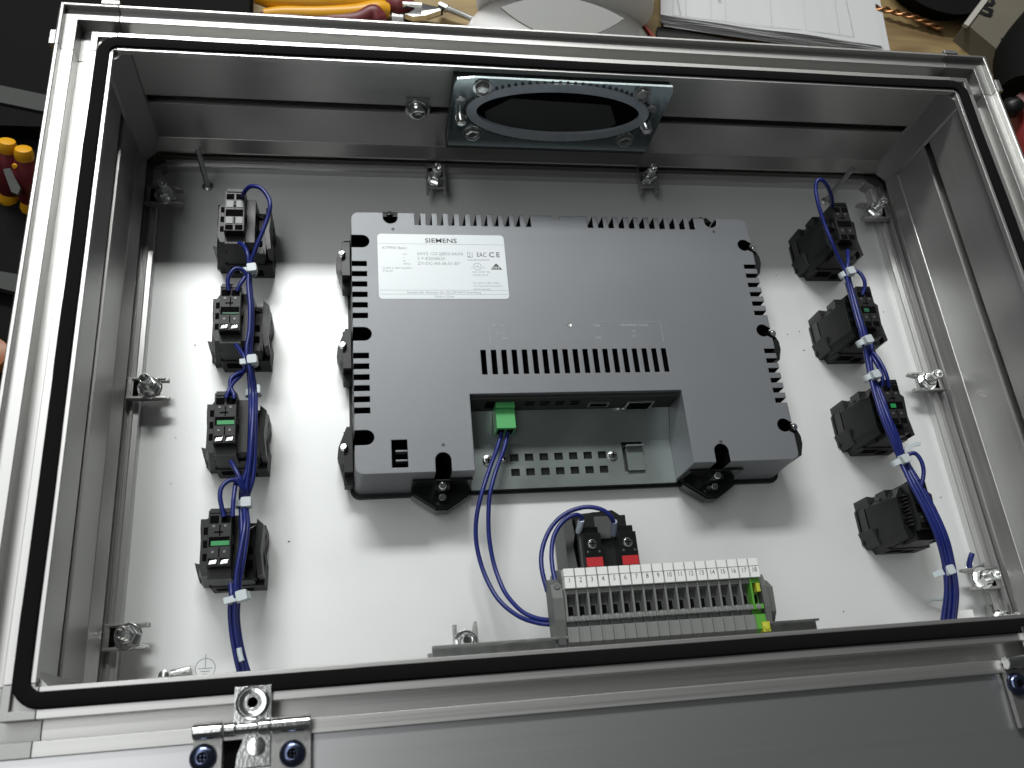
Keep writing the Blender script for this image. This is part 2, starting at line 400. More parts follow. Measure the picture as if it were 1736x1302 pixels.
# ------------------------------------------------------------ lid, swung open below the front rim
lid = thing('enclosure_lid', 'large flat grey lid swung open below the front rim, bright on the left', 'lid', (CX, -212, 99))
MB().box(-310, 300, -190, 6.3, -9, 0.0, rot=((0, 0, 0), 'X', R(1.0))).build('lid_panel', M['lid'], lid)

# ------------------------------------------------------------ hinges
def hinge(loc, label):
    t = thing('hinge', label, 'hinge', loc, group='hinges joining lid and box')
    m = MB(); m.box(-7.5, 6.5, -3, 12.5, -1.0, 1.2); m.box(4.2, 6.3, 9.5, 12.4, 1.2, 2.4)
    m.build('rim_leaf', M['chrome'], t)
    sw = MB().lathe((-.6, 6.4, 1.2), (0, 0, 1), [(6.3, 0), (6.3, .8), (5.2, 1.5), (3.6, 1.2), (3.4, .6), (2.0, .6), (1.7, -.3)], 28).build('rim_screw', M['chrome'], t, smooth=30)
    m = MB()
    for a, b, r in ((-22, -11.2, 3.0), (-10.6, -6.6, 2.7), (-6.2, 1.6, 2.2), (1.9, 6.4, 2.9), (6.8, 21.5, 3.0)):
        m.lathe((a, -2.6, 2.2), (1, 0, 0), [(r - .35, 0), (r, .35), (r, b - a - .35), (r - .35, b - a)], 20)
    m.build('barrel', M['chrome'], t, smooth=30)
    m = MB(); m.box(-22, -11.4, -30, -2.4, -2.0, .4); m.box(6.6, 21.5, -30, -2.4, -2.0, .4); m.box(-11.4, 6.6, -30, -17, -2.0, .4)
    m.build('lid_leaf', M['cast'], t)
    m = MB(); m.box(-11, 6.4, -17, -4.6, -2.3, -1.6); m.build('recess', M['dark'], t)
    m = MB(); m.prism([(-3, -4.5), (6.3, -4.5), (6.3, -16.6), (-6.5, -16.6), (-6.0, -12)], -1.5, .1); m.lathe((1.0, -9.5, .1), (0, 0, 1), [(3.5, 0), (3.2, 1.0), (1.4, 1.3)], 18)
    m.build('tongue', M['chrome'], t, smooth=30)
    for x, y in ((-18.2, -11.8), (14.6, -13.2)):
        s_ = MB().lathe((x, y, .4), (0, 0, 1), [(4.9, 0), (4.9, 1.1), (4.3, 2.2), (3.2, 2.9), (1.9, 3.1), (1.2, 2.2)], 28).build('lid_screw', M['screwblue'], t, smooth=50)
        MB().box(x - 1.6, x + 1.6, y - .35, y + .35, 2.4, 3.25).box(x - .35, x + .35, y - 1.6, y + 1.6, 2.4, 3.25).build('cross_recess', M['dark'], s_)
    return t
hinge((-164.5, -199.2, RIM + .6), 'bright zinc hinge with two dark domed screws at the lower left of the rim')
hinge((185, -199.2, RIM + .6), 'shaded hinge cut off by the right edge at the lower right of the rim')

# ------------------------------------------------------------ clamps, studs and screws
def clamp(loc, ang, label):
    """local +x points into the box"""
    t = thing('plate_clamp', label, 'clamp', loc, ang, 'clamps holding the mounting plate')
    m = MB(); m.prism([(-12, -6.3), (-12, 6.3), (9.5, 6.3), (9.5, 4.3), (5, 4.3), (5, -3.6), (10.5, -5.0), (10.5, -6.3)], -3.6, 0)
    m.box(-12, 9.0, -6.35, -5.2, 0, 1.0); m.box(-12, 8.0, 5.2, 6.35, 0, .9); m.box(-11.5, -9.4, -5.2, 5.2, 0, .9)
    m.build('bracket', M['clampm'], t)
    MB().box(-8.6, -5.8, -4.6, 4.6, -.2, .15).build('slot_mark', M['dark'], t)
    MB().lathe((0, 0, 0), (0, 0, 1), [(6.5, 0), (6.7, .5), (6.2, 1.2), (4.4, 1.0)], 28).build('washer', M['chrome'], t, smooth=40)
    MB().lathe((0, 0, .9), (0, 0, 1), [(4.9, 0), (4.9, 3.8), (4.2, 4.6), (3.2, 4.7)], 6, phase=.4).build('nut', M['chrome'], t)
    s_ = MB(); prof = [(3.0, 0)]
    for k in range(5): prof += [(3.0, .2 + k * 1.2), (2.6, .6 + k * 1.2), (3.0, 1.0 + k * 1.2)]
    prof += [(3.1, 7.2), (3.1, 8.6), (2.8, 9.0), (2.2, 9.0), (2.0, 5.8)]
    s_.lathe((0, 0, 4.5), (0, 0, 1), prof, 20).build('stud', M['chrome'], t, smooth=30)
    return t
clamp((-234.7, 106.7, 13), 0, 'dark shaded clamp in the top left corner, below the thin threaded stud')
clamp((-234.5, -20.1, 13), 0, 'shiny clamp at the middle of the left wall')
clamp((-234.9, -151.8, 13), 0, 'dull clamp near the bottom of the left wall')
clamp((-70.4, 123.6, 13), R(-90), 'bright clamp on the far rail, to the left below the vent plate')
clamp((73.7, 128.6, 13), R(-90), 'clamp on the far rail under the right end of the vent plate')
clamp((236.4, 106.2, 13), R(180), 'clamp in the top right corner beside the highest right switch')
clamp((237.7, -24.6, 13), R(180), 'bright clamp at the middle of the right wall')
clamp((235.5, -150.6, 13), R(180), 'glaring clamp near the bottom of the right wall, beside the cable bundle')
clamp((-70, -166.1, 13), R(90), 'clamp on the front rail mostly hidden behind the steel mounting rail')
clamp((246.7, -174.3, 6), R(90), 'clamp in the lower right corner just showing above the gasket')
def stud(a, h, label, tilt=0):
    t = thing('threaded_stud', label, 'stud', a, group='earthing studs on the plate')
    m = MB(); prof = [(1.7, 0)]
    for k in range(int(h / 1.3)): prof += [(1.7, k * 1.3 + .1), (1.45, k * 1.3 + .6), (1.7, k * 1.3 + 1.1)]
    prof += [(1.7, h - .8), (1.3, h)]
    m.lathe((0, 0, 0), (0, 0, 1), prof, 14); m.build('thread', M['steel'], t, smooth=30)
    MB().lathe((0, 0, 0), (0, 0, 1), [(3.4, 0), (2.6, .5), (1.8, .9)], 18).build('weld_collar', M['steel'], t, smooth=30)
stud((-213.3, 123.3, 0), 38, 'thin threaded stud standing at the upper left of the plate')
stud((211, 123.1, 0), 38, 'thin threaded stud beside the looped wire at the upper right')
stud((240.4, -143.1, 0), 14, 'short stud with a blue lead near the lower right clamp')
tag(MB().tube([(237.4, -134.9, 9), (235.8, -138.1, 8), (235.5, -141.2, 6), (236.3, -144.6, 5)], 1.6).build('earth_lead', M['blue'], None, smooth=40), 'very short blue lead end sticking up by the lower right clamp', 'wire')
tag(MB().lathe((0, 0, 0), (0, 0, 1), [(2.5, 0), (2.5, 3), (1.2, 3.4)], 14).build('bolt_head', M['chrome'], None, smooth=30, loc=(-218.9, -170.4, 2)), 'small bolt head low on the plate near the bottom left corner', 'bolt')
tag(MB().tube([(0, 0, 0), (9, 1.5, 0)], 2.2, 12).build('spacer_pin', M['steel'], None, smooth=30, loc=(-215.7, -169.9, 3)), 'short dark pin low on the plate near the bottom left corner', 'pin')
tag(MB().tube([(0, 0, 0), (4, 1.5, 1), (9, 1.0, 3), (16, 4, 4)], .9, 8).build('tie_tail', M['tie'], None, smooth=30, loc=(202.4, -160.9, 3)), 'cut off nylon tail lying left of the right cable bundle', 'tie offcut')
tag(MB().box(-4, 7, -2, 2.5, 0, 2.5).build('label_tag', M['marker'], None, loc=(220.3, -169.6, 6)), 'small white tag at the foot of the right cable bundle', 'tag')
# cross-head screw in the slot of the far wall
t = thing('wall_screw', 'domed cross-head screw in the slot of the far wall, left of the vent plate', 'screw', (-84.6, 137.6, 63))
MB().box(-7, 7, -.6, 4, -3.4, 8).build('slot_nut', M['steel'], t)
MB().lathe((0, -.6, 0), (0, -1, 0), [(7.4, 0), (7.4, .8), (6.0, 1.0), (6.0, 2.6), (4.9, 4.6), (3.0, 5.4), (1.6, 5.0)], 28).build('screw_head', M['chrome'], t, smooth=40)

# ------------------------------------------------------------ vent plate with oval opening on the far wall
vp = thing('vent_plate', 'blue-sheened zinc plate with a toothed oval ring and dark opening on the far wall', 'vent plate', (-2.2, 131, 72), 0)
W2 = 64.3
m = MB(); m.box(-W2 + .5, W2 + .8, -2.0, 7, -34, 22); bb = m.build('backing_box', M['greyd'], vp)
TL = R(-3)
def tp(x, z, y=0):                     # point on the tilted front plate
    return (x, -4.0 + y + (z) * math.sin(R(1)), z)
def tilted_ring(name, mt, ax, az, bx, bz, y0, y1, zc, teeth=0, parent=None):
    m = MB(); n = 96; vs = []; fs = []
    for k in range(n):
        t = 2 * math.pi * k / n; c, s_ = math.cos(t), math.sin(t); j = (1.0 + (.012 if teeth and (k % 2) else 0))
        vs += [tp(ax * c, zc + az * s_, y0), tp(bx * c * j, zc + bz * s_ * j, y0), tp(bx * c * j, zc + bz * s_ * j, y1), tp(ax * c, zc + az * s_, y1)]
    for k in range(n):
        a = 4 * k; b = 4 * ((k + 1) % n)
        for i in range(4):
            l = (i + 1) % 4; fs.append((a + i, b + i, b + l, a + l))
    m.add(vs, fs); return m.build(name, mt, parent or vp, smooth=30)
# plate with an oval hole: outer rectangle with chamfered top left corner
n = 96; vs = []; fs = []; zc = 5.0
for k in range(n):
    t = 2 * math.pi * k / n; c, s_ = math.cos(t), math.sin(t)
    f = 1 / max(abs(c) / W2, abs((s_ * 1.0)) / (31.0 if s_ > 0 else 26.0))
    x, z = c * f, s_ * f
    if x < 0 and z > 0 and (-x - (W2 - 3.5)) + (z - 28) > 0: z -= 3.0 * ((-x - (W2 - 3.5)) / 3.5 if -x > W2 - 3.5 else 0)
    for y in (-1.0, .4): vs += [tp(50.5 * c, zc + 21 * s_, y), tp(x, z - 1.0, y)]
for k in range(n):
    a = 4 * k; b = 4 * ((k + 1) % n)
    fs += [(a, b, b + 1, a + 1), (a + 2, a + 3, b + 3, b + 2), (a, a + 2, b + 2, b), (a + 1, b + 1, b + 3, a + 3)]
MB().add(vs, fs).build('front_plate', M['zincplate'], vp)
tilted_ring('flange_ring', M['ring'], 49.5, 17.6, 55.3, 24.2, -1.9, 0, zc)
m = MB()
for k in range(80):
    t = 2 * math.pi * k / 80; x, z = 56.6 * math.cos(t), zc + 25.2 * math.sin(t); q = tp(x, z, -1.35); m.box(q[0] - .75, q[0] + .75, q[1] - .25, q[1] + .3, q[2] - .65, q[2] + .65)
m.build('gear_teeth', M['greyd'], vp)
MB().box(-51, 51, -3.4, -2.9, -18, 24).build('opening_backing', M['dark'], vp)
m = MB(); m.prism([(-40, -14), (28, -14), (38, -4), (30, 12), (-30, 14), (-44, 2)], -3.9, -3.5, axis='y'); m.build('dark_baffle', M['hole'], vp)
for i, (x, z, big) in enumerate(((-48, 23, 1), (-58, -1.5, 0), (-49.5, -14.5, 1), (46, 24, 1), (56, -2.5, 0), (46.5, -15.5, 1))):
    p = tp(x, z, -1)
    if big:
        s_ = MB().lathe(p, (0, -1, .1), [(4.6, 0), (4.6, 3.2), (3.4, 3.6), (3.0, 2.4)], 6).lathe(p, (0, -1, .1), [(5.6, 0), (5.6, .8), (4.8, .9)], 24).build('hex_nut', M['steel'] if i > 2 else M['chrome'], vp)
    else:
        prof = [(3.4, 0), (3.4, 1.0)]
        for k in range(4): prof += [(2.4, 1.2 + k * 1.4), (3.0, 1.9 + k * 1.4)]
        prof += [(2.4, 7.2), (1.2, 7.6)]
        MB().lathe(p, (0, -1, .35), prof, 18).build('threaded_bolt', M['chrome'], vp, smooth=40)
for x in (-59, 55.5): MB().lathe(tp(x, 12, -1), (0, -1, 0), [(3.4, 0), (3.2, .5), (2, .8)], 16).build('rivet', M['steel'], vp, smooth=40)

# ------------------------------------------------------------ operator panel (seen from behind)
hm = thing('operator_panel', 'grey finned rear housing of an operator panel, large in the middle of the plate', 'operator panel', (0, 0, 0))
def outline(hx, hy, rl, rr, ry, r=4.5):
    P = []
    for cx, cy, a in ((hx - r, -hy + r, 270), (hx - r, hy - r, 0), (-hx + r, hy - r, 90), (-hx + r, -hy + r, 180)):
        for k in range(6): t = R(a + 18 * k); P.append((cx + r * math.cos(t), cy + r * math.sin(t)))
    return [(rr, -hy)] + P + [(rl, -hy), (rl, ry), (rr, ry)]
m = MB(); m.prism(outline(125.8, 82, -61.2, 60.2, -38.5), 3, 36.6, top=outline(124.7, 81, -62, 61, -37))
cover = m.build('rear_cover', [M['cover'], M['dark']], hm)
c = MB()
for k in range(11):
    for x in (-87.4 + k * 6.72, 19.0 + k * 6.65): c.box(x, x + 3.5, 72.6, 90, 9, 40, 1)
for k in range(6):
    for y in (44.0 - k * 6.75, -14.6 - k * 6.5): c.box(-140, -116.2, y, y + 3.3, 9, 40, 1)
    for y in (44.2 - k * 6.55, -14.2 - k * 6.4): c.box(116.6 + 1.0 * (y < 0), 140, y, y + 3.0, 9, 40, 1)
for k in range(19): c.box(-54.1 + k * 5.94, -54.1 + k * 5.94 + 3.0, -25.4, -10.3, 22, 40, 1)
c.box(-105.6, -97.2, -78, -62.6, 14, 40, 1)
boolean(cover, c, [M['cover'], M['dark']])
c = MB()
def notch(x, y, dx, dy, r=4.3, z0=12):
    q = [(x + r * math.cos(R(a)), y + r * math.sin(R(a))) for a in range(0, 360, 20)]
    c.prism(q, z0, 40, 1)
def slotn(x0, x1, y0, y1, z0=12): c.box(x0, x1, y0, y1, z0 + .5, 40, 1)
for y in (60.8, .4, -60.8):
    a = [(-118.6 + 4.2 * math.cos(R(t)), y + 4.2 * math.sin(R(t))) for t in range(-90, 91, 18)]
    c.prism([(-130, y - 4.2)] + a + [(-130, y + 4.2)], 12, 40, 1)
for y in (61.4, 1.0, -60.2):
    a = [(119.6 + 4.1 * math.cos(R(t)), y + 4.1 * math.sin(R(t))) for t in range(60, 301, 20)]
    c.prism(a + [(130, y - 8.5), (130, y - 2.5)], 12, 40, 1)
for x, yy, rr in ((-101.8, 77.6, 4.3), (-.6, 80.6, 2.7), (100.2, 78.2, 4.0)):
    a = [(x + rr * math.cos(R(t)), yy + rr * math.sin(R(t))) for t in range(180, 361, 15)]
    c.prism(a + [(x + rr, 90), (x - rr, 90)], 12 if rr > 3 else 30, 40, 1 if rr > 3 else 0)
for x in (-78.6, 78.4):
    a = [(x + 4.3 * math.cos(R(t)), -74.6 + 4.3 * math.sin(R(t))) for t in range(0, 181, 15)]
    c.prism(a + [(x - 4.3, -90), (x + 4.3, -90)], 12, 40, 1)
boolean(cover, c, [M['cover'], M['dark']])
for y in (-68.1, -73.4): MB().box(-103.5, -97.2, y - .5, y + .5, 30, 34.5).build('latch_prong', M['cover'], hm)
m = MB()
for x, y in ((-100.5, 69.5), (101.2, 71.3), (-78.2, -66), (79, -69)):
    m.lathe((x, y, 36.55), (0, 0, 1), [(1.0, 0), (.9, .25), (.5, .3)], 12)
m.build('moulding_dots', M['greyd'], hm, smooth=30)
MB().prism(rrect(-127.5, 127.5, -84.3, 84.3, 5), .02, 2.6).build('bezel_flange', M['black2'], hm)
# metal connection tray in the recess
def holed(x0, x1, y0, y1, holes):
    xs = sorted({x0, x1, *[h[0] for h in holes], *[h[1] for h in holes]}); ys = sorted({y0, y1, *[h[2] for h in holes], *[h[3] for h in holes]})
    for i in range(len(xs) - 1):
        for j in range(len(ys) - 1):
            mx, my = (xs[i] + xs[i + 1]) / 2, (ys[j] + ys[j + 1]) / 2
            if not any(h[0] < mx < h[1] and h[2] < my < h[3] for h in holes): yield xs[i], xs[i + 1], ys[j], ys[j + 1]
holes = [(-37.4 + k * 8.72, -32.4 + k * 8.72, y, y + 4.4) for k in range(7) for y in (-67.4, -76.2)] + [(29.8, 42.5, -76, -57.8)]
m = MB()
for a, b, c_, d in holed(-61, 60.2, -83.5, -57, holes): m.box(a, b, c_, d, 7.2, 8)
m.add([(-61, -57, 8), (60.2, -57, 8), (60.2, -38.6, 15), (-61, -38.6, 15), (-61, -57, 7), (60.2, -57, 7), (60.2, -38.6, 14), (-61, -38.6, 14)], [(0, 1, 2, 3), (7, 6, 5, 4), (0, 4, 5, 1), (2, 6, 7, 3), (0, 3, 7, 4), (1, 5, 6, 2)])
tray = m.build('connection_tray', M['zinc'], hm)
MB().box(-60, 60, -83, -58, 2.7, 4.2).build('tray_underside', M['greyd'], tray)
MB().box(31.5, 41.8, -75.8, -61, 4.3, 9.8).box(31.5, 41.8, -62, -61, 4.3, 13.2).build('cable_clip', M['zinc'], tray)
for (x, y), r in (((-50.3, -66.5), 3.3), ((-41, -66), 1.9), ((23.6, -66), 2.8)):
    s_ = MB().lathe((x, y, 8), (0, 0, 1), [(r, 0), (r, .8), (r * .75, 1.9), (r * .3, 2.2)], 20).build('tray_screw', M['chrome'], tray, smooth=40)
    MB().box(x - r * .6, x + r * .6, y - .3, y + .3, 9.4, 10.28).box(x - .3, x + .3, y - r * .6, y + r * .6, 9.4, 10.28).build('cross_recess', M['dark'], s_)
pp = MB().box(-61.5, 60.6, -38.9, -37.6, 14.8, 33).build('port_panel', M['caselight'], hm)
def yz(t): return -39.0
m = MB()
for k in range(4):
    for z in (23, 26.5): m.box(-29 + k * 8.8, -24 + k * 8.8, -39.2, -38.7, z, z + 1.6)
m.build('port_vents', M['dark'], pp)
MB().box(8.2, 20.5, -40.0, -38.6, 20.5, 26.4).box(9.2, 19.5, -40.2, -39.6, 21.5, 25.4, 1).build('usb_port', [M['steel'], M['dark']], pp)
MB().box(30.5, 46.8, -41.0, -38.6, 17.5, 29).box(32, 45.3, -41.3, -40.6, 18.8, 27.6, 1).build('network_port', [M['chrome'], M['dark']], pp)
MB().box(-52, -46, -39.2, -38.6, 20, 29).build('power_port', M['dark'], pp)
# mounting clips
def screw(p, d, r, ln, parent, mt='chrome'):
    s_ = MB().lathe(p, d, [(r * .6, -ln), (r * .6, 0), (r, 0), (r, ln * .25), (r * .8, ln * .45)], 16).build('clip_screw', M[mt], parent, smooth=40)
for (cx_, cy_) in ((-125.6, 61), (-125.6, .6), (-125.6, -60.6)):
    m = MB(); m.prism([(-.2, 15), (-3.5, 15), (-8, 3), (-8.6, -3), (-5.5, -15), (-5, -19), (-.2, -19)], 5, 13); m.box(-5, -.2, -14, 9, 13, 21)
    o = m.build('mounting_clip', M['black'], hm, loc=(cx_, cy_, 0))
    screw((-4.6, -.5, 22), (-.25, .1, 1), 2.1, 5, o)
    screw((-3.8, -6, 13), (-.3, 0, 1), 1.6, 2, o, 'steel')
for (x, y) in ((-78.6, -82), (78.4, -82)):
    m = MB(); m.prism([(-16, 0), (-16, -4.5), (-3, -13.5), (3.5, -13.5), (15, -6), (16.5, 0)], 4, 12)
    m.prism([(-16, 0), (-16, -.8), (16.5, -.8), (16.5, 0)], 12, 26); m.prism([(-4, 0), (-4, -5), (4, -5), (4, 0)], 12, 24)
    m.prism([(-15, -4.3), (-3, -12.6), (3.5, -12.6), (14, -6), (13, -5), (3, -10.8), (-3, -10.8), (-14, -3)], 12, 14)
    o = m.build('mounting_clip', M['glossblack'], hm, loc=(x, y, 0))
    screw((0, -3.2, 25), (0, -.25, 1), 2.2, 3, o); screw((0.5, -7, 16), (0, -.3, 1), 2.3, 5, o)
for (x, y) in ((125.3, 54.5), (125.3, -5.5), (125.3, -66)):
    m = MB(); m.prism([(-.8, 8), (2.2, 6), (4.6, 0), (4.6, -5), (2.4, -12), (-.8, -12)], 14, 34)
    o = m.build('mounting_clip', M['black'], hm, loc=(x, y, 0)); screw((.6, 5.0, 35), (.45, -.3, 1), 2.2, 3.6, o)
for x, y in ((-101.8, 82), (96, 82)):
    m = MB(); m.prism([(-8, -.2), (-5, 3.2), (5, 3.2), (8, -.2)], 14, 31); o = m.build('mounting_clip', M['black'], hm, loc=(x, y, 0)); screw((0, .2, 31.5), (0, .3, 1), 2.0, 5, o)
# type label and printing
lab = MB().prism(rrect(-109.8, -34.6, 22.5, 66.0, 2.2), 36.62, 36.72).build('type_label', M['sticker'], hm)
LZ = 36.74
def ink(s, size, x, y, mt='inkgrey', align='LEFT', bold=0.0, sx=1.0): return text(s, size, (x, y, LZ), M[mt], lab, align=align, bold=bold, sx=sx)
text('SIEMENS', 4.2, (-72.5, 61.6, LZ), M['ink'], lab, bold=.06, sx=1.22)
ink('KTP900 Basic', 2.6, -107.2, 56.4)
ink('6AV2 123-2JB03-0AX0', 2.9, -87, 52.6); ink('S V-E2028620', 2.9, -87, 49.3); ink('ZV-DC-A0-36-01-B7', 2.9, -87, 46.0)
ink('SVP', 1.5, -95.3, 52.2); ink('V', 1.5, -95.3, 49.5); ink('FS:', 1.5, -95.3, 47.4); ink('24VDC', 1.5, -95.3, 45.6)
ink('CLASS 2, NEC CLASS 2', 1.7, -107.2, 42.8); ink('IP 65/20', 1.7, -107.2, 40.8)
ink('C', 4.8, -44.6, 52.2, 'ink', bold=.05); ink('E', 4.8, -40.2, 52.2, 'ink', bold=.05); ink('EAC', 4.4, -51.8, 52.2, 'ink', sx=.72)
ink('KCC-REM-S49-KTP9', 1.5, -57.5, 48.6); ink('IND. CONT. EQ.', 1.5, -55.2, 40.4); ink('UL/CSA 61010', 1.5, -55.2, 38.4)
ink('For use on a flat surface', 1.6, -55.2, 33.2); ink('of a Type 4X/12 enclosure', 1.6, -55.2, 31.1); ink('indoor use only', 1.6, -55.2, 29)
ink('Siemens AG, Gleiwitzer Str. 555, DE-90475 Nuernberg', 1.9, -72.5, 26.7, align='CENTER'); ink('Made in China', 1.9, -72.5, 24.0, align='CENTER')
m = MB()
for y in (59.3, 28.2, 25.5): m.box(-109.3, -35.1, y - .09, y + .09, 36.721, 36.75)
for a, b in ((-57.3, 51), (-57.3, 53.4)): m.box(a, a + 1.6, b, b + .3, 36.721, 36.75)
m.box(-57.3, -57.0, 50.4, 54, 36.721, 36.75); m.box(-54.6, -54.3, 50.4, 54, 36.721, 36.75); m.box(-55.9, -55.6, 50.4, 54, 36.721, 36.75); m.box(-57.3, -54.3, 50.4, 50.7, 36.721, 36.75)
for k in range(28):
    a, b = R(k * 360 / 28), R((k + 1) * 360 / 28); q = []
    for r, t in ((2.5, a), (2.5, b), (2.2, b), (2.2, a)): q.append((-51.9 + r * math.cos(t), 44.2 + r * math.sin(t), 36.745))
    m.add(q, [(0, 1, 2, 3)])
m.build('print_lines', M['inkgrey'], lab)
ink('UL', 2.3, -51.9, 44.2, 'inkgrey', 'CENTER'); ink('c', 1.8, -55.6, 43.4); ink('us', 1.8, -48.8, 43.6)
m = MB(); tx, ty = -40.6, 42.2
m.add([(tx - 3.4, ty, LZ), (tx + 3.4, ty, LZ), (tx + .4, ty + 4.0, LZ), (tx - .4, ty + 4.0, LZ)], [(0, 1, 2, 3)]); m.build('compliance_triangle', M['ink'], lab)
m = MB()
for a in (-2.2, -.5, 1.2): m.add([(tx + a - .2, ty + .5, LZ + .02), (tx + a + .35, ty + .5, LZ + .02), (tx + a + 1.1 - .4 * a, ty + 1.9, LZ + .02), (tx + a + .6 - .4 * a, ty + 2.1, LZ + .02)], [(0, 1, 2, 3)])
m.build('triangle_gaps', M['sticker'], lab)
CZ = 36.68
for s_, sz, x, y in (('DC 24V', 2.3, -42.5, 5.2), ('L+ M', 2.1, -41.5, .2), ('X80', 1.9, -39.5, -3.0), ('USB', 2.3, 15.8, 4.8), ('X60', 2.1, 15.8, -3.0), ('PROFINET (LAN)', 2.3, 39, 5.0), ('X1', 2.1, 38, 1.0), ('P1', 2.1, 38, -2.2)):
    text(s_, sz, (x, y, CZ), M['inkwhite'], cover, bold=.05)
m = MB()
m.box(16, 55.2, 7.3, 7.5, 36.62, 36.7); m.box(55, 55.2, -6, 7.4, 36.62, 36.7); m.box(-48.2, -48, -6, 4, 36.62, 36.7); m.box(-48.2, -44.6, 7.3, 7.5, 36.62, 36.7)
m.build('print_frame', M['inkwhite'], cover)
for x, y in ((-.8, 5.3),):
    MB().lathe((x, y, 36.55), (0, 0, 1), [(1.5, 0), (1.4, .25), (.9, .1)], 16).build('recessed_point', M['steel'], cover)
text('>', 4, (102, -82.05, 17), M['inkwhite'], cover, rot=(R(90), 0, 0), bold=.1)
tag(MB().lathe((0, 0, 0), (1, .8, .2), [(1.0, 0), (1.2, .4), (1.2, 3.4), (1.0, 3.8)], 12).build('loose_screw', M['chrome'], None, smooth=30, loc=(-32.5, -12.9, 31)), 'tiny bright loose screw caught in the central vent slots of the housing', 'screw')
# green power plug
pg = thing('power_plug', 'green two-pole plug with two blue wires in the recess of the panel', 'plug', (-41.2, -45, 16))
m = MB(); m.box(-5.4, 5.4, -8.8, 7.2, -1, 10.5).build('plug_body', M['plug'], pg)
MB().box(-5.4, 5.4, 2.6, 7.0, 10.5, 12.4).build('plug_rib', M['plug'], pg)
MB().box(-4.4, -.6, -9.0, -8.7, 1, 8).box(.6, 4.4, -9.0, -8.7, 1, 8).build('wire_entry', M['dark'], pg)

# ------------------------------------------------------------ push-button switches
def switch(variant=0):
    t = thing('push_button_switch', '', 'switch')
    base = MB()
    base.prism([(-16.5, 12), (-16.5, 15), (-10, 14), (16, 14), (16.5, 8), (15, 2), (16.5, -5), (16, -17), (-10.5, -17), (-12, -14), (-15.5, -14), (-17, -9.5), (-18.5, -4), (-15, -5), (-14.3, -3), (-14.8, 5), (-16.2, 8)], 0, 15)
    base.build('mounting_collar', M['black2'], t)
    b = MB(); b.prism([(-15, 11), (-12, 13), (13, 13), (13, -15), (-11, -15), (-13.8, -11), (-13.8, -2), (-12.5, 0), (-13.8, 3)], 15, 24)
    b.prism([(-16.8, 9), (-11, 15.2), (9, 15.2), (9, -16.2), (-14, -16.2), (-16.6, -11)], 11, 36.5, top=[(-12.4, 8.6), (-9, 14), (8, 14), (8, -15), (-11, -15), (-12.4, -11)])
    b.prism([(13, 14), (16.3, 11), (15.2, -2), (16.5, -14), (14, -15), (12.5, -4)], 15, 29)
    b.prism([(-14, 14.6), (-8, 14.6), (-8, 8), (-14, 9)], 20, 30)
    b.box(-9, 12, -16.5, -13, 15, 27)
    b.build('switch_body', M['black'], t)
    d = MB()
    for y in (7, .5, -6): d.box(-11.2, -8.6, y - 2.0, y + 1.6, 36.3, 36.75)
    for y in (-10, -3): d.box(6, 11, y, y + 4, 23.9, 24.3)
    d.box(-8, 2, -17.2, -16.4, 6, 12); d.box(4, 10, -17.2, -16.4, 3, 9); d.build('body_recess', M['dark'], t)
    g = MB(); g.box(-17, -16.4, -9, 9, 3, 10); g.prism([(-17.6, -11), (-16.4, -11), (-16.4, 11), (-17.6, 9)], 0.1, 2.0); g.build('side_rib', M['black'], t)
    MB().add([(5, 12.4, 24.3), (12, 11.6, 24.4), (12, 8.8, 24.2), (8.5, 9.6, 26)], [(0, 1, 3), (1, 2, 3), (0, 3, 2), (0, 2, 1)]).build('spring_leaf', M['chrome'], t)
    cb = MB(); cb.box(-8, 3, -12.5, 15, 24, 44); cb.box(-8, 3, -17.5, -12.5, 24, 39); cb.box(-7.2, 2.4, 13.4, 15.6, 40, 45); cb.box(-8.6, 3.6, -1.5, 3, 24, 41)
    face = M['black2'] if variant == 0 else M['facegrey']
    c_ = cb.build('contact_block', M['black'], t)
    top = 44.02; f = MB(); f.box(-7.8, 2.8, -12.3, 14.2, 44.0, 44.5); f.build('block_face', face, c_)
    d = MB()
    for x0 in (-7.2, -1.9):
        d.box(x0, x0 + 4.2, 8.4, 12.2, 44.3, 44.62); d.box(x0, x0 + 4.2, -11.9, -8.6, 44.3, 44.62)
    d.box(-7.3, 2.3, -2.9, 1.7, 44.3, 44.62); d.box(-2.7, -2.1, 2.2, 7.6, 44.3, 44.62); d.box(-2.7, -2.1, -8.2, -3.4, 44.3, 44.62)
    d.box(-5, -1, 3.6, 4.4, 44.3, 44.62)
    d.build('terminal_window', M['dark'], c_)
    if variant == 0:
        MB().box(-6.2, 2.2, -2.6, -.4, 44.5, 44.95).build('plunger', M['green'], c_)
        for x0 in (-6.9, -1.6):
            MB().add([(x0, -11.6, 44.9), (x0 + 3.4, -11.3, 45.0), (x0 + 3.9, -9.5, 45.3), (x0 + .6, -9.8, 45.2), (x0, -11.6, 44.3), (x0 + 3.4, -11.3, 44.3), (x0 + 3.9, -9.5, 44.3), (x0 + .6, -9.8, 44.3)], [(0, 1, 2, 3), (0, 4, 5, 1), (1, 5, 6, 2), (2, 6, 7, 3), (3, 7, 4, 0)]).build('clamp_spring', M['chrome'], c_)
    pads = MB()
    for x0 in (-6.9, -1.5):
        for y0 in ((4.6, -8.0) if variant == 0 else (3.0, -7.8)):
            if variant == 0: pads.lathe((x0 + 1.6, y0 + 2.4, 44.4), (0, 0, 1), [(.8, 0), (.7, .35)], 10)
            else: pads.box(x0, x0 + 3.6, y0, y0 + 4.3, 44.4, 44.9)
    pads.build('contact_pads', M['pad'], c_)
    return t
LX, RX = -187.0, 190.5
rows = (74, 11.5, -52, -114)
lbl = ['highest', 'second from the top', 'third from the top', 'lowest']
protos = [switch(1), switch(0)]
used = set(); placed = []
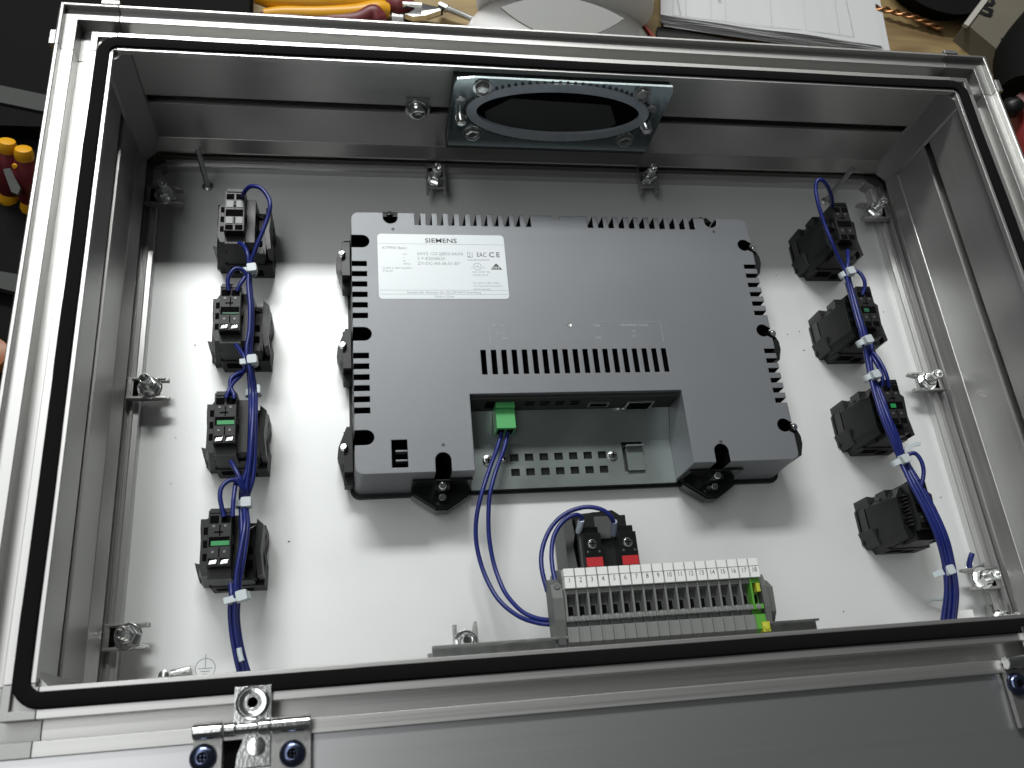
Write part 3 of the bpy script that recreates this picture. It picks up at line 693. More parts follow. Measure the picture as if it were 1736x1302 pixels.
for i, yc in enumerate(rows):
    for side, x in (('left', LX), ('right', RX)):
        v = 0 if (i == 0 and side == 'left') else 1
        extra = {('left', 0): 'switch with pale grey contact face, %s of the left column', ('left', 1): 'black switch with a dim green slit, %s in the left column', ('left', 2): 'black switch with bright green plunger, %s in the left column', ('left', 3): 'black switch with bright green plunger, %s in the left column',
                 ('right', 0): 'all dark switch under the tall wire loop, %s of the right column', ('right', 1): 'black switch beside crossing wires, %s in the right column', ('right', 2): 'black switch with a green dot, %s in the right column', ('right', 3): 'black switch with a ribbed side, %s in the right column'}[(side, i)] % lbl[i]
        loc = (x, yc, 0)
        if v not in used: o = protos[v]; used.add(v); o.location = Vector(loc) * S; o['label'] = extra
        else: o = copy_tree(protos[v], None, extra, loc)
        placed.append((o, v, side, i))
        o['group'] = '%s column of push-button switches' % side
        if side == 'right' and i == 3:
            m = MB()
            for k in range(9): m.box(-10, -8.1, -9 + k * 2.1, -8 + k * 2.1, 25, 41)
            m.build('cooling_ribs', M['black2'], o)
            MB().box(-9, -8, -7, -2, 22, 24).build('plunger', M['green'], o)
for o, v, side, i in placed:
    if v == 1:
        for cc in o.children:
            for pz in list(cc.children):
                if pz.name.startswith('plunger'):
                    if side == 'right' and i in (0, 3): bpy.data.objects.remove(pz)
                    elif side == 'right': pz.data = MB().box(-5.6, -2.4, -2.2, .3, 44.5, 44.95).mesh('plunger', [M['green' if i == 2 else 'green_dim']])
                    elif i == 1: pz.data = MB().box(-6.2, 2.2, -2.7, -1.9, 44.5, 44.95).mesh('plunger', [M['green_dim']])
    if side == 'right':
        for cc in o.children:
            for pz in list(cc.children):
                if pz.name.startswith('clamp_spring'): bpy.data.objects.remove(pz)

# two-pole contact block at the emergency stop
es = thing('stop_button_contact', 'black contact assembly with two red tabs and silver screws behind the terminal strip', 'switch', (4.5, -122, 0))
m = MB(); m.prism([(-16, 18), (10, 20), (14, 17), (17, 17), (17, -16), (-16, -16)], 0, 22); m.prism([(-14, 14), (-4, 17), (8, 17), (8, -14), (-14, -14)], 22, 31)
m.build('mounting_collar', M['black'], es)
m = MB(); m.prism([(-20, 14), (-15.5, 16), (-14.5, 6), (-16, 0), (-14.8, -14), (-20, -14)], 4, 29); m.prism([(-14, 12), (-12, 12), (-12, -12), (-14, -14)], 30, 35); m.build('collar_lever', M['greyd'], es)
for x in (-13.2, 6.0):
    c_ = MB().box(x, x + 9.6, -16, 3.5, 24, 40).box(x, x + 9.6, 3.5, 7.8, 24, 36).build('contact_block', M['glossblack'], es)
    s_ = MB().lathe((x + 4.6, -2.2, 40), (0, 0, 1), [(2.6, 0), (2.6, .5), (2.1, 1.0)], 18).build('contact_screw', M['chrome'], c_, smooth=40)
    MB().box(x + 2.9, x + 6.3, -2.45, -1.95, 40.8, 41.1).box(x + 4.35, x + 4.85, -3.9, -.5, 40.8, 41.1).build('cross_recess', M['dark'], s_)
    MB().box(x + .4, x + 9.2, -14, -9.2, 39.6, 40.5).build('red_tab', M['red'], c_)
    MB().lathe((x + 1.8, -6.2, 40), (0, 0, 1), [(.7, 0), (.6, .25)], 10).lathe((x + 8, -6.2, 40), (0, 0, 1), [(.7, 0), (.6, .25)], 10).build('dots', M['greyd'], c_)
MB().box(-4, 6, 2, 14, 31, 33).build('yellow_mark', M['greyd'], es)

# ------------------------------------------------------------ rail and terminal strip
dr = thing('mounting_rail', 'grey steel rail along the front wall carrying the terminal strip', 'rail', (5, -175, 42))
m = MB(); P = [(3.4, 18), (3.4, 13), (-3.6, 13), (-3.6, -13), (3.4, -13), (3.4, -18), (2.4, -18), (2.4, -14), (-4.6, -14), (-4.6, 14), (2.4, 14), (2.4, 18)]
m.prism(P, -96, 97, axis='x'); m.build('hat_profile', M['steel'], dr)
MB().box(-70, -60, -9, -4.6, -12, 12).box(60, 70, -9, -4.6, -12, 12).build('standoff', M['steel'], dr)
TX, TP = -27.2, 5.585
bodyP = [(-172.2, 28), (-176.5, 30), (-176.5, 58), (-174.8, 61.6), (-167.9, 61.6), (-167.2, 58), (-165.6, 58), (-165.2, 62), (-163, 62), (-162.4, 56.5), (-153, 57.5), (-152.6, 62.6), (-150.7, 62.6), (-150.4, 60), (-141, 60), (-139, 52), (-139, 36), (-150, 24), (-165, 22)]
wallP = [(-172.2, 28), (-176.5, 30), (-176.5, 58), (-174.8, 61.9), (-167.9, 61.9), (-167.2, 59), (-165.6, 59), (-165.2, 61.9), (-150.6, 62.9), (-150.4, 60.2), (-141, 60.2), (-138.8, 52), (-138.8, 36), (-150, 24), (-165, 22)]
def term_mesh(mb_m, wall_m):
    b = MB(); b.prism(bodyP, 1.05, TP - .15, axis='x'); b.prism(wallP, 0, 1.0, axis='x')
    return b
bm0 = term_mesh(0, 0).mesh('terminal_body', [M['grey']]); bm1 = term_mesh(0, 0).mesh('terminal_body', [M['pe']])
hole = MB().box(1.3, TP - .4, -162.2, -153.4, 56.4, 57.9, 0).mesh('terminal_slot', [M['greyd']])
hole2 = MB().box(1.7, TP - 1.1, -161.9, -157.9, 57.5, 58.3, 0).mesh('wire_hole', [M['dark']])
base2 = MB().lathe((TP / 2, -164.2, 61.6), (0, 0, 1), [(1.6, 0), (1.2, .8), (.6, .9)], 10).mesh('entry_nib', [M['grey']])
mk = MB().box(.15, TP - .45, -144.6, -140.9, 60.3, 65.2).box(.35, TP - .3, -150.2, -144.6, 60.3, 64.9).mesh('marker', [M['marker']])
hp = MB().box(1.3, TP - .4, -162.2, -153.4, 56.4, 57.9, 0).mesh('terminal_slot', [M['pe']])
for i in range(18):
    x = TX + i * TP; pe = i == 17
    nm = ('green and yellow earth terminal under marker 18 at the right end of the strip' if pe else 'grey terminal block under the white marker printed %s' % ['one','two','three','four','five','six','seven','eight','nine','ten','eleven','twelve','thirteen','fourteen','fifteen','sixteen','seventeen','eighteen'][i])
    t = thing('terminal_block', nm, 'terminal', (x, 0, 0), group='terminal blocks on the rail')
    def part(me, name, par=t):
        o = bpy.data.objects.new(name, me); sc.collection.objects.link(o); o.parent = par; return o
    b = part(bm1 if pe else bm0, 'terminal_body'); part(hp if pe else hole, 'terminal_slot'); part(hole2, 'wire_hole'); part(base2, 'entry_nib')
    k = part(mk, 'marker')
    text(str(i + 1), 3.3, (TP / 2 - .1, -146.6, 64.98), M['ink'], k, name='number', rot=(0, 0, 0), sx=.85)
    if pe:
        MB().box(3.2, 5.2, -157, -151, 57.9, 62.4).box(2.5, 6.4, -176.4, -171.6, 58, 62.6).lathe((4.6, -174.2, 62.4), (0, 0, 1), [(1.9, 0), (1.5, .8), (.5, 1)], 10).build('yellow_insert', M['pey'], t)
e1 = thing('end_bracket', 'grey end bracket at the left end of the terminal strip', 'end bracket', (-32.8, -160, 42), group='end brackets')
m = MB(); m.prism([(-15.6, 6), (-15.6, 10), (-13, 17.5), (-4, 19.6), (6, 19.6), (13, 17), (16.5, 10), (17, 5)], 0, 5.4, axis='x'); m.build('bracket_body', M['bracketgrey'], e1)
MB().box(1, 4.8, -15.5, -12.6, 8, 18.5).build('bracket_foot', M['greyd'], e1)
MB().lathe((3, 12, 18), (0, 0, 1), [(1.6, 0), (1.6, .5)], 12).build('bracket_screw', M['steel'], e1)
e2 = thing('end_bracket', 'grey stepped end bracket right of the green earth terminal', 'end bracket', (74.2, -160, 42), group='end brackets')
m = MB(); m.prism([(-16, -12), (-16, 10), (-13, 17), (-4, 19), (6, 19), (12, 16), (14, 8), (18, -4), (12, -14)], 0, 3.2, axis='x')
m.prism([(-15.5, -12), (-15.5, 4), (-6, 12), (6, 13), (10, 8), (14, -6), (10, -12)], 3.2, 9.0, axis='x'); m.build('bracket_body', M['bracketgrey'], e2)
MB().box(3.3, 7, -12, -9, 2, 10.5).box(3.3, 5.6, 5, 8, 10, 14).build('bracket_foot', M['greyd'], e2)

# ------------------------------------------------------------ wires and ties
def wire(pts, label, r=1.15, group=None, mt='blue', name='wire', sub=6):
    o = MB().tube(pts, r, 10, sub=sub).build(name, M[mt], None, smooth=60)
    return tag(o, label, 'wire', group)
wire([(-185.6, 84.2, 44), (-183.6, 82.1, 52), (-179.4, 81.9, 58), (-173.7, 79.4, 60), (-169.5, 73.2, 60), (-168.4, 67.4, 60), (-169.7, 61.8, 58), (-172.8, 52.7, 56), (-176.7, 43.9, 52), (-179.4, 36.9, 48), (-180.2, 26.4, 47), (-178.7, 11.3, 48), (-178.5, -2.8, 48), (-179.6, -14.9, 48), (-177.7, -25.9, 46), (-176.4, -36, 42), (-175.6, -49.1, 46), (-175.7, -65.8, 48), (-176.4, -77.6, 46), (-178.2, -88.5, 42), (-179.1, -95.4, 40), (-177.7, -107.5, 46), (-178.9, -119.4, 48), (-180.4, -131.9, 48), (-180.8, -141.1, 46), (-181.5, -151, 40), (-180.2, -162.5, 34), (-177.9, -173, 28), (-176, -180.5, 24)], 'blue wire arching from the top of the highest left switch', 1.2, 'bundled blue wires down the left switches')
wire([(-186.7, 56.3, 40), (-183.5, 51.5, 44), (-181.2, 44.9, 46), (-180.5, 37.5, 44), (-179.6, 28.1, 44), (-178, 12.4, 46), (-177.6, -1.8, 46), (-178.2, -15.3, 45), (-176.9, -25.3, 43), (-175.4, -35.1, 40), (-174.6, -48.4, 44), (-174.3, -68, 45), (-174.9, -82.8, 43), (-178.3, -93.4, 38), (-176.6, -107, 44), (-177.5, -121.8, 46), (-179.3, -134.2, 45), (-179.8, -142, 43), (-180.4, -150.8, 38), (-179.1, -162.3, 32), (-176.4, -173, 27), (-174, -180.5, 22)], 'blue wire leaving the foot of the highest left switch', 1.2, 'bundled blue wires down the left switches')
wire([(-180.7, 30.7, 46), (-183.1, 33.9, 48), (-186.7, 34.4, 49), (-189.3, 31.4, 49), (-190.8, 27.6, 48), (-190.3, 22.2, 46)], 'blue wire curling from the first tie into the second left switch', 1.15, None)
wire([(-180.7, 35, 45), (-182.6, 29.9, 46), (-184.9, 25.5, 46), (-186.1, 22.4, 45)], 'short slanting blue wire into the top of the second left switch', 1.15, None)
wire([(-186.3, -7.2, 40), (-183.8, -11.7, 42), (-181.2, -16.8, 44), (-180.8, -22.3, 44), (-182.9, -26.1, 42), (-186.1, -31, 44), (-187.9, -36.4, 46), (-189.2, -40.7, 46)], 'blue wire leaving the foot of the second left switch', 1.15, None)
wire([(-179.3, -18, 42), (-180.7, -23.4, 42), (-184.5, -26.3, 44), (-187.2, -29.4, 45), (-187.3, -34, 45), (-185.5, -38.5, 46), (-185.1, -41.1, 46)], 'blue wire looping from the second tie into the third left switch', 1.15, None)
wire([(-178.6, -13.8, 42), (-179.1, -23.2, 40), (-178.4, -34.2, 38), (-177.1, -47.9, 43), (-176.8, -64.4, 44), (-177.6, -76.5, 43), (-180.4, -86.6, 41), (-180.8, -96.6, 39), (-179.5, -109.3, 42), (-179.5, -124.1, 44), (-180.1, -137.7, 42), (-182.7, -147.9, 38), (-182.2, -159.4, 32), (-179.8, -172.7, 26), (-178.4, -180.2, 22)], 'blue wire passing behind the second left switch tie', 1.15, 'bundled blue wires down the left switches')
wire([(-186.4, -72.7, 40), (-184.3, -76.6, 42), (-182, -81.3, 43), (-180.3, -85.4, 42), (-179.7, -93.3, 38)], 'blue wire leaving the foot of the third left switch', 1.15, None)
wire([(-179.2, -92.4, 40), (-179.7, -88.4, 44), (-182.6, -85, 46), (-185.8, -85.1, 47), (-188.9, -88.6, 48), (-189.5, -93.4, 48), (-188.6, -98.4, 47), (-187.5, -102.9, 46)], 'blue wire looping out left above the lowest left switch', 1.15, None)
wire([(-182.2, -81, 42), (-183.1, -86.5, 44), (-183.4, -93.9, 46), (-183.5, -98.4, 46), (-183.6, -103.1, 46)], 'straight blue wire into the top of the lowest left switch', 1.15, None)
wire([(-184, -134.3, 40), (-183.2, -140.3, 42), (-183.8, -146.8, 40), (-183.4, -156.8, 34), (-181.6, -167.3, 30), (-179.9, -176.2, 24)], 'blue wire leaving the foot of the lowest left switch', 1.2, 'bundled blue wires down the left switches')
wire([(183.2, 87.2, 44), (178.8, 88.3, 52), (172.4, 90, 60), (167.2, 92.3, 64), (163.6, 92.2, 64), (162.2, 87.4, 62), (162.5, 77.7, 60), (165.8, 66.1, 56), (168.9, 53.6, 54), (173.5, 44.2, 50), (176.8, 36.9, 48), (177.9, 24.6, 46), (177.5, 8.1, 46), (177, -6.5, 47), (178.5, -18.9, 44), (177.5, -31.3, 44), (175.7, -44.7, 46), (175, -62.1, 48), (177.9, -76.3, 47), (181.3, -88.1, 45), (181.7, -102, 48), (184.9, -117, 49), (189, -131.6, 47), (192.5, -145.3, 42), (193.8, -158.8, 36), (192.3, -174, 28)], 'tall blue wire loop above the highest right switch', 1.2, 'thick blue bundle down the right switches')
wire([(188.3, 56.2, 40), (184.1, 47.1, 44), (180.7, 37.9, 45), (180.9, 25.8, 44), (180.2, 8.7, 45), (180.4, -5.5, 45), (181.1, -17.9, 42), (180.4, -33.5, 42), (179.9, -45.1, 44), (179.7, -61.1, 45), (181.8, -75, 45), (185.4, -87.3, 42), (185.4, -102.5, 46), (189, -117.6, 47), (192.8, -131.9, 45), (195.8, -146.1, 40), (196.9, -160.2, 34), (196.6, -174, 26)], 'blue wire leaving the foot of the highest right switch', 1.3, 'thick blue bundle down the right switches')
wire([(181.6, 39.6, 45), (184, 37.6, 47), (186.7, 34.9, 48), (188.2, 29.8, 48), (188.6, 25.5, 46), (187.1, 21.6, 44)], 'blue wire curling from the first right tie into the second right switch', 1.2, None)
wire([(179.4, 30.5, 43), (179, 11.2, 44), (179.8, -3.8, 44), (179.7, -17.9, 42), (178.8, -32, 42), (178.3, -45, 44), (177.9, -61.4, 46), (180.7, -74.9, 45), (183.3, -86.9, 42), (184, -102.1, 46), (187.5, -117.5, 47), (191.4, -131.9, 45), (194, -146, 40), (194.9, -160.1, 34), (194, -173.8, 26)], 'blue wire in the right bundle below the second switch', 1.3, 'thick blue bundle down the right switches')
wire([(181.4, 31.7, 41), (181, 12.3, 42), (182.3, -2.8, 42), (182.1, -17, 40), (181.3, -31.1, 40), (181.3, -44.2, 42), (180.8, -60.7, 44), (183.6, -74.3, 43), (185.9, -86.3, 40), (186.9, -101.7, 44), (190.4, -117.1, 45), (194.3, -131.5, 43), (196.9, -145.7, 38), (198, -159.9, 32), (197.2, -173.7, 24)], 'blue wire in the right bundle below the second switch', 1.3, 'thick blue bundle down the right switches')
wire([(181.4, 31.1, 42), (180.9, 11.8, 43), (182.7, -3.3, 43), (182.3, -17.5, 41), (181.7, -31.6, 41), (182.1, -44.7, 43), (181.6, -61.1, 45), (184.4, -74.7, 44), (186.4, -86.6, 41), (187.7, -102, 45), (191.1, -117.4, 46), (195, -131.8, 44), (197.6, -146, 39), (198.8, -160.1, 33), (198.2, -173.9, 25)], 'blue wire in the right bundle below the second switch', 1.3, 'thick blue bundle down the right switches')
wire([(179.2, -39.7, 43), (180.1, -53.7, 45), (181, -67, 46), (185.6, -83.7, 42), (187.4, -100.9, 46), (191, -117, 47), (194.3, -132.2, 46), (197.3, -146.3, 41), (199, -160.5, 35), (198.8, -174.2, 27)], 'blue wire joining the right bundle above the third switch', 1.3, 'thick blue bundle down the right switches')
wire([(182.2, -38.5, 40), (183.3, -52.6, 42), (184.3, -66, 43), (188.6, -82.8, 39), (190.9, -100.1, 43), (194.6, -116.4, 44), (197.8, -131.7, 43), (200.8, -145.9, 38), (202.7, -160.2, 32), (202.4, -174, 24)], 'blue wire joining the right bundle above the third switch', 1.3, 'thick blue bundle down the right switches')
wire([(187.2, -7.1, 40), (184.7, -14.8, 42), (181.3, -22.3, 43), (180.4, -32, 42)], 'blue wire leaving the foot of the second right switch', 1.15, None)
wire([(181.8, -14, 42), (183.1, -20.6, 46), (184.5, -29.4, 48), (185.3, -36.3, 48), (186.9, -41.1, 45)], 'outer blue wire bending into the top of the third right switch', 1.15, None)
wire([(183.1, -14.3, 41), (182.2, -23.3, 45), (183.4, -30.7, 46), (183.5, -36.1, 46), (183.6, -39.8, 44)], 'inner blue wire bending into the top of the third right switch', 1.15, None)
wire([(185.2, -84.8, 44), (186.2, -83.7, 47), (189.7, -83.8, 48), (192, -88.4, 48), (192.3, -94.4, 47), (190.1, -100.3, 46), (187.7, -105.1, 44)], 'blue wire bowing out right above the lowest right switch', 1.2, None)
wire([(-43.1, -51.1, 21), (-43.7, -55.7, 20), (-47.1, -64.7, 22), (-52.6, -77.1, 26), (-58, -90.8, 28), (-61.5, -103.1, 26), (-62.2, -114.8, 22), (-60.3, -127, 20), (-56.8, -139, 22), (-52, -149, 26), (-44.5, -157.2, 32), (-36.9, -161.7, 38), (-29.5, -163.7, 42)], 'left one of two blue wires hanging from the green plug', 1.2, 'panel supply wires')
wire([(-39.1, -51.2, 21), (-40, -55.8, 20), (-43.5, -65.8, 22), (-49.4, -78.9, 26), (-53.4, -90.7, 27), (-54.9, -101.5, 25), (-55.1, -113.6, 22), (-53.6, -126.4, 20), (-51.3, -137.2, 22), (-48.6, -145.7, 26), (-43.2, -154.8, 33), (-36.7, -159.5, 38), (-29.5, -161.8, 43)], 'right one of two blue wires hanging from the green plug', 1.2, 'panel supply wires')
wire([(10.2, -118.1, 34), (9, -114.7, 40), (7, -111.9, 44), (2.8, -108.4, 46), (-3, -106.3, 46), (-9.1, -106, 45), (-17.1, -108.3, 44), (-24, -113.3, 43), (-29.1, -120.5, 43), (-32.4, -129, 44), (-33.3, -137.7, 46), (-32.1, -148.4, 48)], 'outer blue wire arching over to the right stop contact', 1.2, None)
wire([(-8.7, -114.8, 36), (-8.6, -112, 40), (-8.9, -110, 42), (-12.1, -109.4, 44), (-16.7, -110.8, 44), (-21.6, -114.9, 44), (-25.3, -120.9, 44), (-27.4, -129.5, 45), (-28, -137.4, 47), (-27.9, -143.6, 49)], 'inner blue wire arching over to the left stop contact', 1.2, None)
wire([(10.1, -118.4, 34), (9.2, -115.1, 39), (8.6, -113.3, 42)], 'grey sleeve where the outer arching wire enters the right stop contact', 1.7, mt='ferrule', name='wire_sleeve')
wire([(-9, -115.9, 34), (-9, -114, 38), (-8.8, -111.6, 41)], 'pale sleeve where the inner arching wire enters the left stop contact', 1.7, mt='ferrule2', name='wire_sleeve')
def tie(p, ang, label, w=6.6, tail=None):
    t = thing('cable_tie', label, 'cable tie', p, ang, 'white nylon cable ties')
    m = MB(); n = 20; vs = []; fs = []
    for k in range(n):
        a = 2 * math.pi * k / n; cx_, cz_ = math.cos(a), math.sin(a)
        for rr, y in ((0, -1.7), (.9, -1.7), (.9, 1.7), (0, 1.7)): vs.append(((w / 2 + .2 + rr) * cx_, y, -2.6 + (2.4 + rr) * cz_))
    for k in range(n):
        for i in range(4):
            j = (k + 1) % n; l = (i + 1) % 4; fs.append((4 * k + i, 4 * k + l, 4 * j + l, 4 * j + i))
    m.add(vs, fs); m.build('band', M['tie'], t, smooth=40)
    MB().prism(rrect(-1.6, 4.2, -2.8, 2.8, .8), -.6, 2.8, top=rrect(-1.1, 3.8, -2.4, 2.4, .8)).build('head', M['tie'], t)
    if tail: MB().box(tail[0], -1.2, -1.5, 1.5, -.2, .6).build('tail', M['tie'], t)
    return t
tie((-179.8, 34.9, 47), R(8), 'cable tie on the highest left switch', 5, (-5, 0))
tie((-178.2, -19.8, 46), R(6), 'cable tie at the foot of the second left switch', 6, (-5, 0))
tie((-176.9, -33.6, 38), R(5), 'cable tie just above the third left switch', 6.5)
tie((-179.4, -94.8, 40), R(2), 'cable tie just above the lowest left switch', 6, (-5, 0))
tie((-179.2, -141.8, 46), R(14), 'cable tie at the foot of the lowest left switch', 8, (-7, 0))
tie((178.4, 35.2, 48), R(14), 'cable tie below the highest right switch', 6.5)
tie((177.6, -12.1, 48), R(14), 'cable tie on the second right switch', 6.5)
tie((177.5, -34.1, 46), R(12), 'cable tie just above the third right switch', 6.5)
tie((181.5, -86.7, 46), R(18), 'round-headed cable tie between the third and lowest right switches', 8.5)
tie((194.1, -149.2, 40), R(12), 'cable tie low on the thick right bundle, tail pointing left', 8.5, (-9, 0))
tag(MB().prism([(0, 0), (7, 3.5), (11, 4), (12, 6), (9, 6.5), (1, 3)], 0, 1.0).build('tie_tail', M['tie'], None, loc=(185.7, -81.9, 44)), 'broad tie tail sticking out right of the third right switch', 'tie offcut')
tag(MB().tube([(-179.9, -163.5, 34), (-179.3, -166.5, 34), (-178.4, -169.5, 34)], 1.3).build('wire_sleeve', M['tie'], None, smooth=40), 'white sleeve on a blue wire at the foot of the left bundle', 'sleeve')

# ------------------------------------------------------------ bench and the things on it
BZ = -50
bench = tag(MB().box(-900, 1200, -700, 1500, BZ - 30, BZ).build('workbench', M['bench'], None), 'yellow-brown board bench under the box', 'workbench')
bench['kind'] = 'structure'
if 'category' in bench: del bench['category']
floor = MB().box(-4000, 4000, -4000, 4000, -900, -880).build('floor', M['caseblack'], None, kind='structure')
case = thing('tool_case', 'dark open tool case with a grey edge strip, left behind the box', 'tool case', (0, 0, 0))
a = (-455.1, 303.1, -10); b = (-186.2, 329.4, -10)
MB().box(-900, -197, 190, 900, BZ + .5, -30).build('case_lid', M['caseblack'], case)
MB().box(-900, -330, -400, 190, BZ + .5, -44).build('case_floor', M['caseblack'], case)
m = MB(); p0 = (-371.2, 225.3, -28); p1 = (-319.1, 213.5, -28)
m.add([p0, p1, (p1[0], p1[1] - 14, p1[2]), (p0[0], p0[1] - 14, p0[2]), (p0[0], p0[1], -44), (p1[0], p1[1], -44), (p1[0], p1[1] - 14, -44), (p0[0], p0[1] - 14, -44)], [(0, 1, 2, 3), (7, 6, 5, 4), (0, 4, 5, 1), (1, 5, 6, 2), (2, 6, 7, 3), (3, 7, 4, 0)])
m.build('edge_strip', M['caselight'], case)
MB().tube([(-365.3, 209.2, -38), (-343.1, 208.3, -38), (-322.2, 204.3, -38)], 4).build('red_strap', M['maroon'], case, smooth=60)
def driver(px, label):
    (x, y, z), (x2, y2, z2) = px
    t = thing('screwdriver', label, 'screwdriver', (x, y, z), group='screwdrivers standing in the case')
    d = Vector((x2 - x, y2 - y, z2 - z))
    ln = d.length
    MB().lathe((0, 0, 0), d, [(2, -2.4), (4.8, -1.6), (5.6, 1), (5.7, 4), (5.2, 6)], 20).build('cap', M['yellow'], t, smooth=50)
    MB().lathe(d.normalized() * 7, d, [(5.2, -2), (7.6, 4), (8.6, ln * .35), (7.2, ln * .6), (5.6, ln * .72)], 20).build('grip', M['maroon'], t, smooth=50)
    MB().lathe(d.normalized() * (ln * .72 + 6), d, [(5, 0), (6.4, 5), (5.8, ln * .25), (4, ln * .3)], 12).build('collar', M['yellow'], t, smooth=50)
    MB().frustum(tuple(d.normalized() * 12 + Vector((-3.5, -4, 7))), tuple(d.normalized() * 12.5 + Vector((-3.5, -4.5, 8))), 1.8, 1.4, 12).build('dot', M['yellow'], t)
driver(((-326.4, 152.6, -8), (-331.9, 136, -44)), 'right one of two yellow-capped maroon screwdrivers at the left edge')
driver(((-337.5, 159.7, -10), (-345.5, 142.6, -44)), 'left yellow-capped maroon screwdriver cut by the left edge')
tag(MB().prism([(0, 0), (4, 1), (12, -14), (11, -19), (7, -17)], 0, 2).build('blade', M['caselight'], None, loc=(-340.9, 145.8, -20)), 'small pale blade between the screwdrivers', 'blade')
tag(MB().prism([(0, 4), (20, 0), (26, -9), (16, -12), (-10, -4)], 0, 6).build('grey_tool', M['caselight'], None, loc=(-342.8, 77.5, -40)), 'dim grey tool part at the left edge', 'tool')
tag(MB().lathe((0, 0, 0), (0, 0, 1), [(12, 0), (11, 6), (5, 8)], 20).build('orange_cap', M['orange'], None, smooth=40, loc=(-339.5, 25.5, -42)), 'orange tool cap peeking in at the left edge', 'tool')
# pliers
pl_ = thing('pliers', 'insulated pliers with yellow and maroon grips lying behind the box', 'pliers', (-138.2, 318.4, -40))
o0 = Vector((-138.2, 318.4, -40))
def rel(*pts): return [Vector(p) - o0 for p in pts]
MB().tube(rel((-194.4, 325.2, -36), (-177.8, 323.6, -36), (-146.8, 322.3, -34), (-120, 326.7, -36), (-94.8, 329.8, -38)), 7, 14, radii=[5, 8, 8.5, 8, 6]).build('far_grip', M['yellow'], pl_, smooth=60)
MB().tube(rel((-187.3, 309.9, -38), (-173.3, 311.2, -37), (-146.9, 311.7, -36), (-120.2, 315, -36), (-102, 319.6, -36), (-94.1, 321.1, -38)), 7, 14, radii=[4, 5, 5.5, 6, 7, 6]).build('near_grip', M['yellow'], pl_, smooth=60)
MB().tube(rel((-190, 308.2, -40), (-173.5, 307.7, -40), (-138.2, 308.7, -40), (-118, 309.4, -38), (-105.8, 313.7, -33), (-102.2, 311, -36), (-99.9, 308, -40)), 6, 14, radii=[4, 6, 7, 7, 5.5, 7, 6]).build('near_grip_sleeve', M['maroon'], pl_, smooth=60)
MB().tube(rel((-94.9, 327.3, -38), (-85.7, 326.3, -37), (-74, 328.4, -38)), 9, 14, radii=[6, 9, 5]).build('joint', M['maroon'], pl_, smooth=60)
p = rel((-90.6, 333, -36), (-74, 330.6, -36), (-49.9, 326.2, -37), (-61.4, 320.3, -37), (-79.1, 317.4, -38), (-89.1, 320.3, -38))
m = MB(); m.add([tuple(q) for q in p] + [(q.x, q.y, q.z - 7) for q in p], [(0, 1, 2, 3, 4, 5), (11, 10, 9, 8, 7, 6)] + [(i, i + 6, (i + 1) % 6 + 6, (i + 1) % 6) for i in range(6)]); m.build('jaw', M['black'], pl_)
p = rel((-81.3, 313.8, -33), (-53.7, 321.6, -33), (-52.4, 319.9, -33), (-64.8, 313.3, -33), (-75, 311.3, -33))
m = MB(); m.add([tuple(q) for q in p] + [(q.x, q.y, q.z - 5) for q in p], [(0, 1, 2, 3, 4), (9, 8, 7, 6, 5)] + [(i, i + 5, (i + 1) % 5 + 5, (i + 1) % 5) for i in range(5)]); m.build('jaw_blade', M['chrome'], pl_)
MB().box(-9, 6, -1.2, 1.4, 0, 3).build('maker_plate', M['chrome'], pl_, loc=tuple(rel((-73.8, 319.7, -31))[0]))
t = tag(MB().frustum((-49.4, 330.7, -40), (-12.6, 317.6, -44), 2.6, 2.0, 12).frustum((-52.6, 332.3, -40), (-46.6, 329, -40), 3.4, 3.4, 12).build('steel_pin', M['steel'], None, smooth=30), 'dark steel pin lying between the pliers and the white shell', 'pin')
tag(MB().frustum((-90.8, 317.8, -44), (-81.6, 317.3, -44), 7, 7, 18).build('metal_ferrule', M['clampm'], None, smooth=30), 'dull metal sleeve partly hidden under the pliers jaw', 'sleeve')
# white rounded appliance with a lens-shaped cut face
ap = thing('white_appliance', 'white speckled rounded shell with a grey lens-shaped cut, behind the box', 'appliance', (41.9, 275.5, -20))
m = MB(); prof = []
for k in range(13): t_ = R(90 * k / 12); prof.append((84 * math.cos(t_) ** .8 if k < 12 else 1.0, -30 + 46 * math.sin(t_)))
m.lathe((0, 0, 0), (0, 0, 1), prof, 64); m.build('shell', M['white_app'], ap, smooth=60)
MB().frustum((2, 40, 0), (14, 190, 60), 70, 60, 48).build('arm', M['white_app'], ap, smooth=60)
m = MB(); P = []
for k in range(17): t_ = -1 + 2 * k / 16; P.append((45 * t_, 12 * (1 - t_ * t_)))
for k in range(15): t_ = 1 - 2 * (k + 1) / 16; P.append((45 * t_, -19 * (1 - t_ * t_)))
m.prism(P, -1.5, 0); lens = m.build('cut_face', M['white_cut'], ap)
lens.location = (Vector((26.2, 259.1, 28)) - Vector((41.9, 275.5, -20))) * S; lens.rotation_euler = (R(14), 0, R(-2))
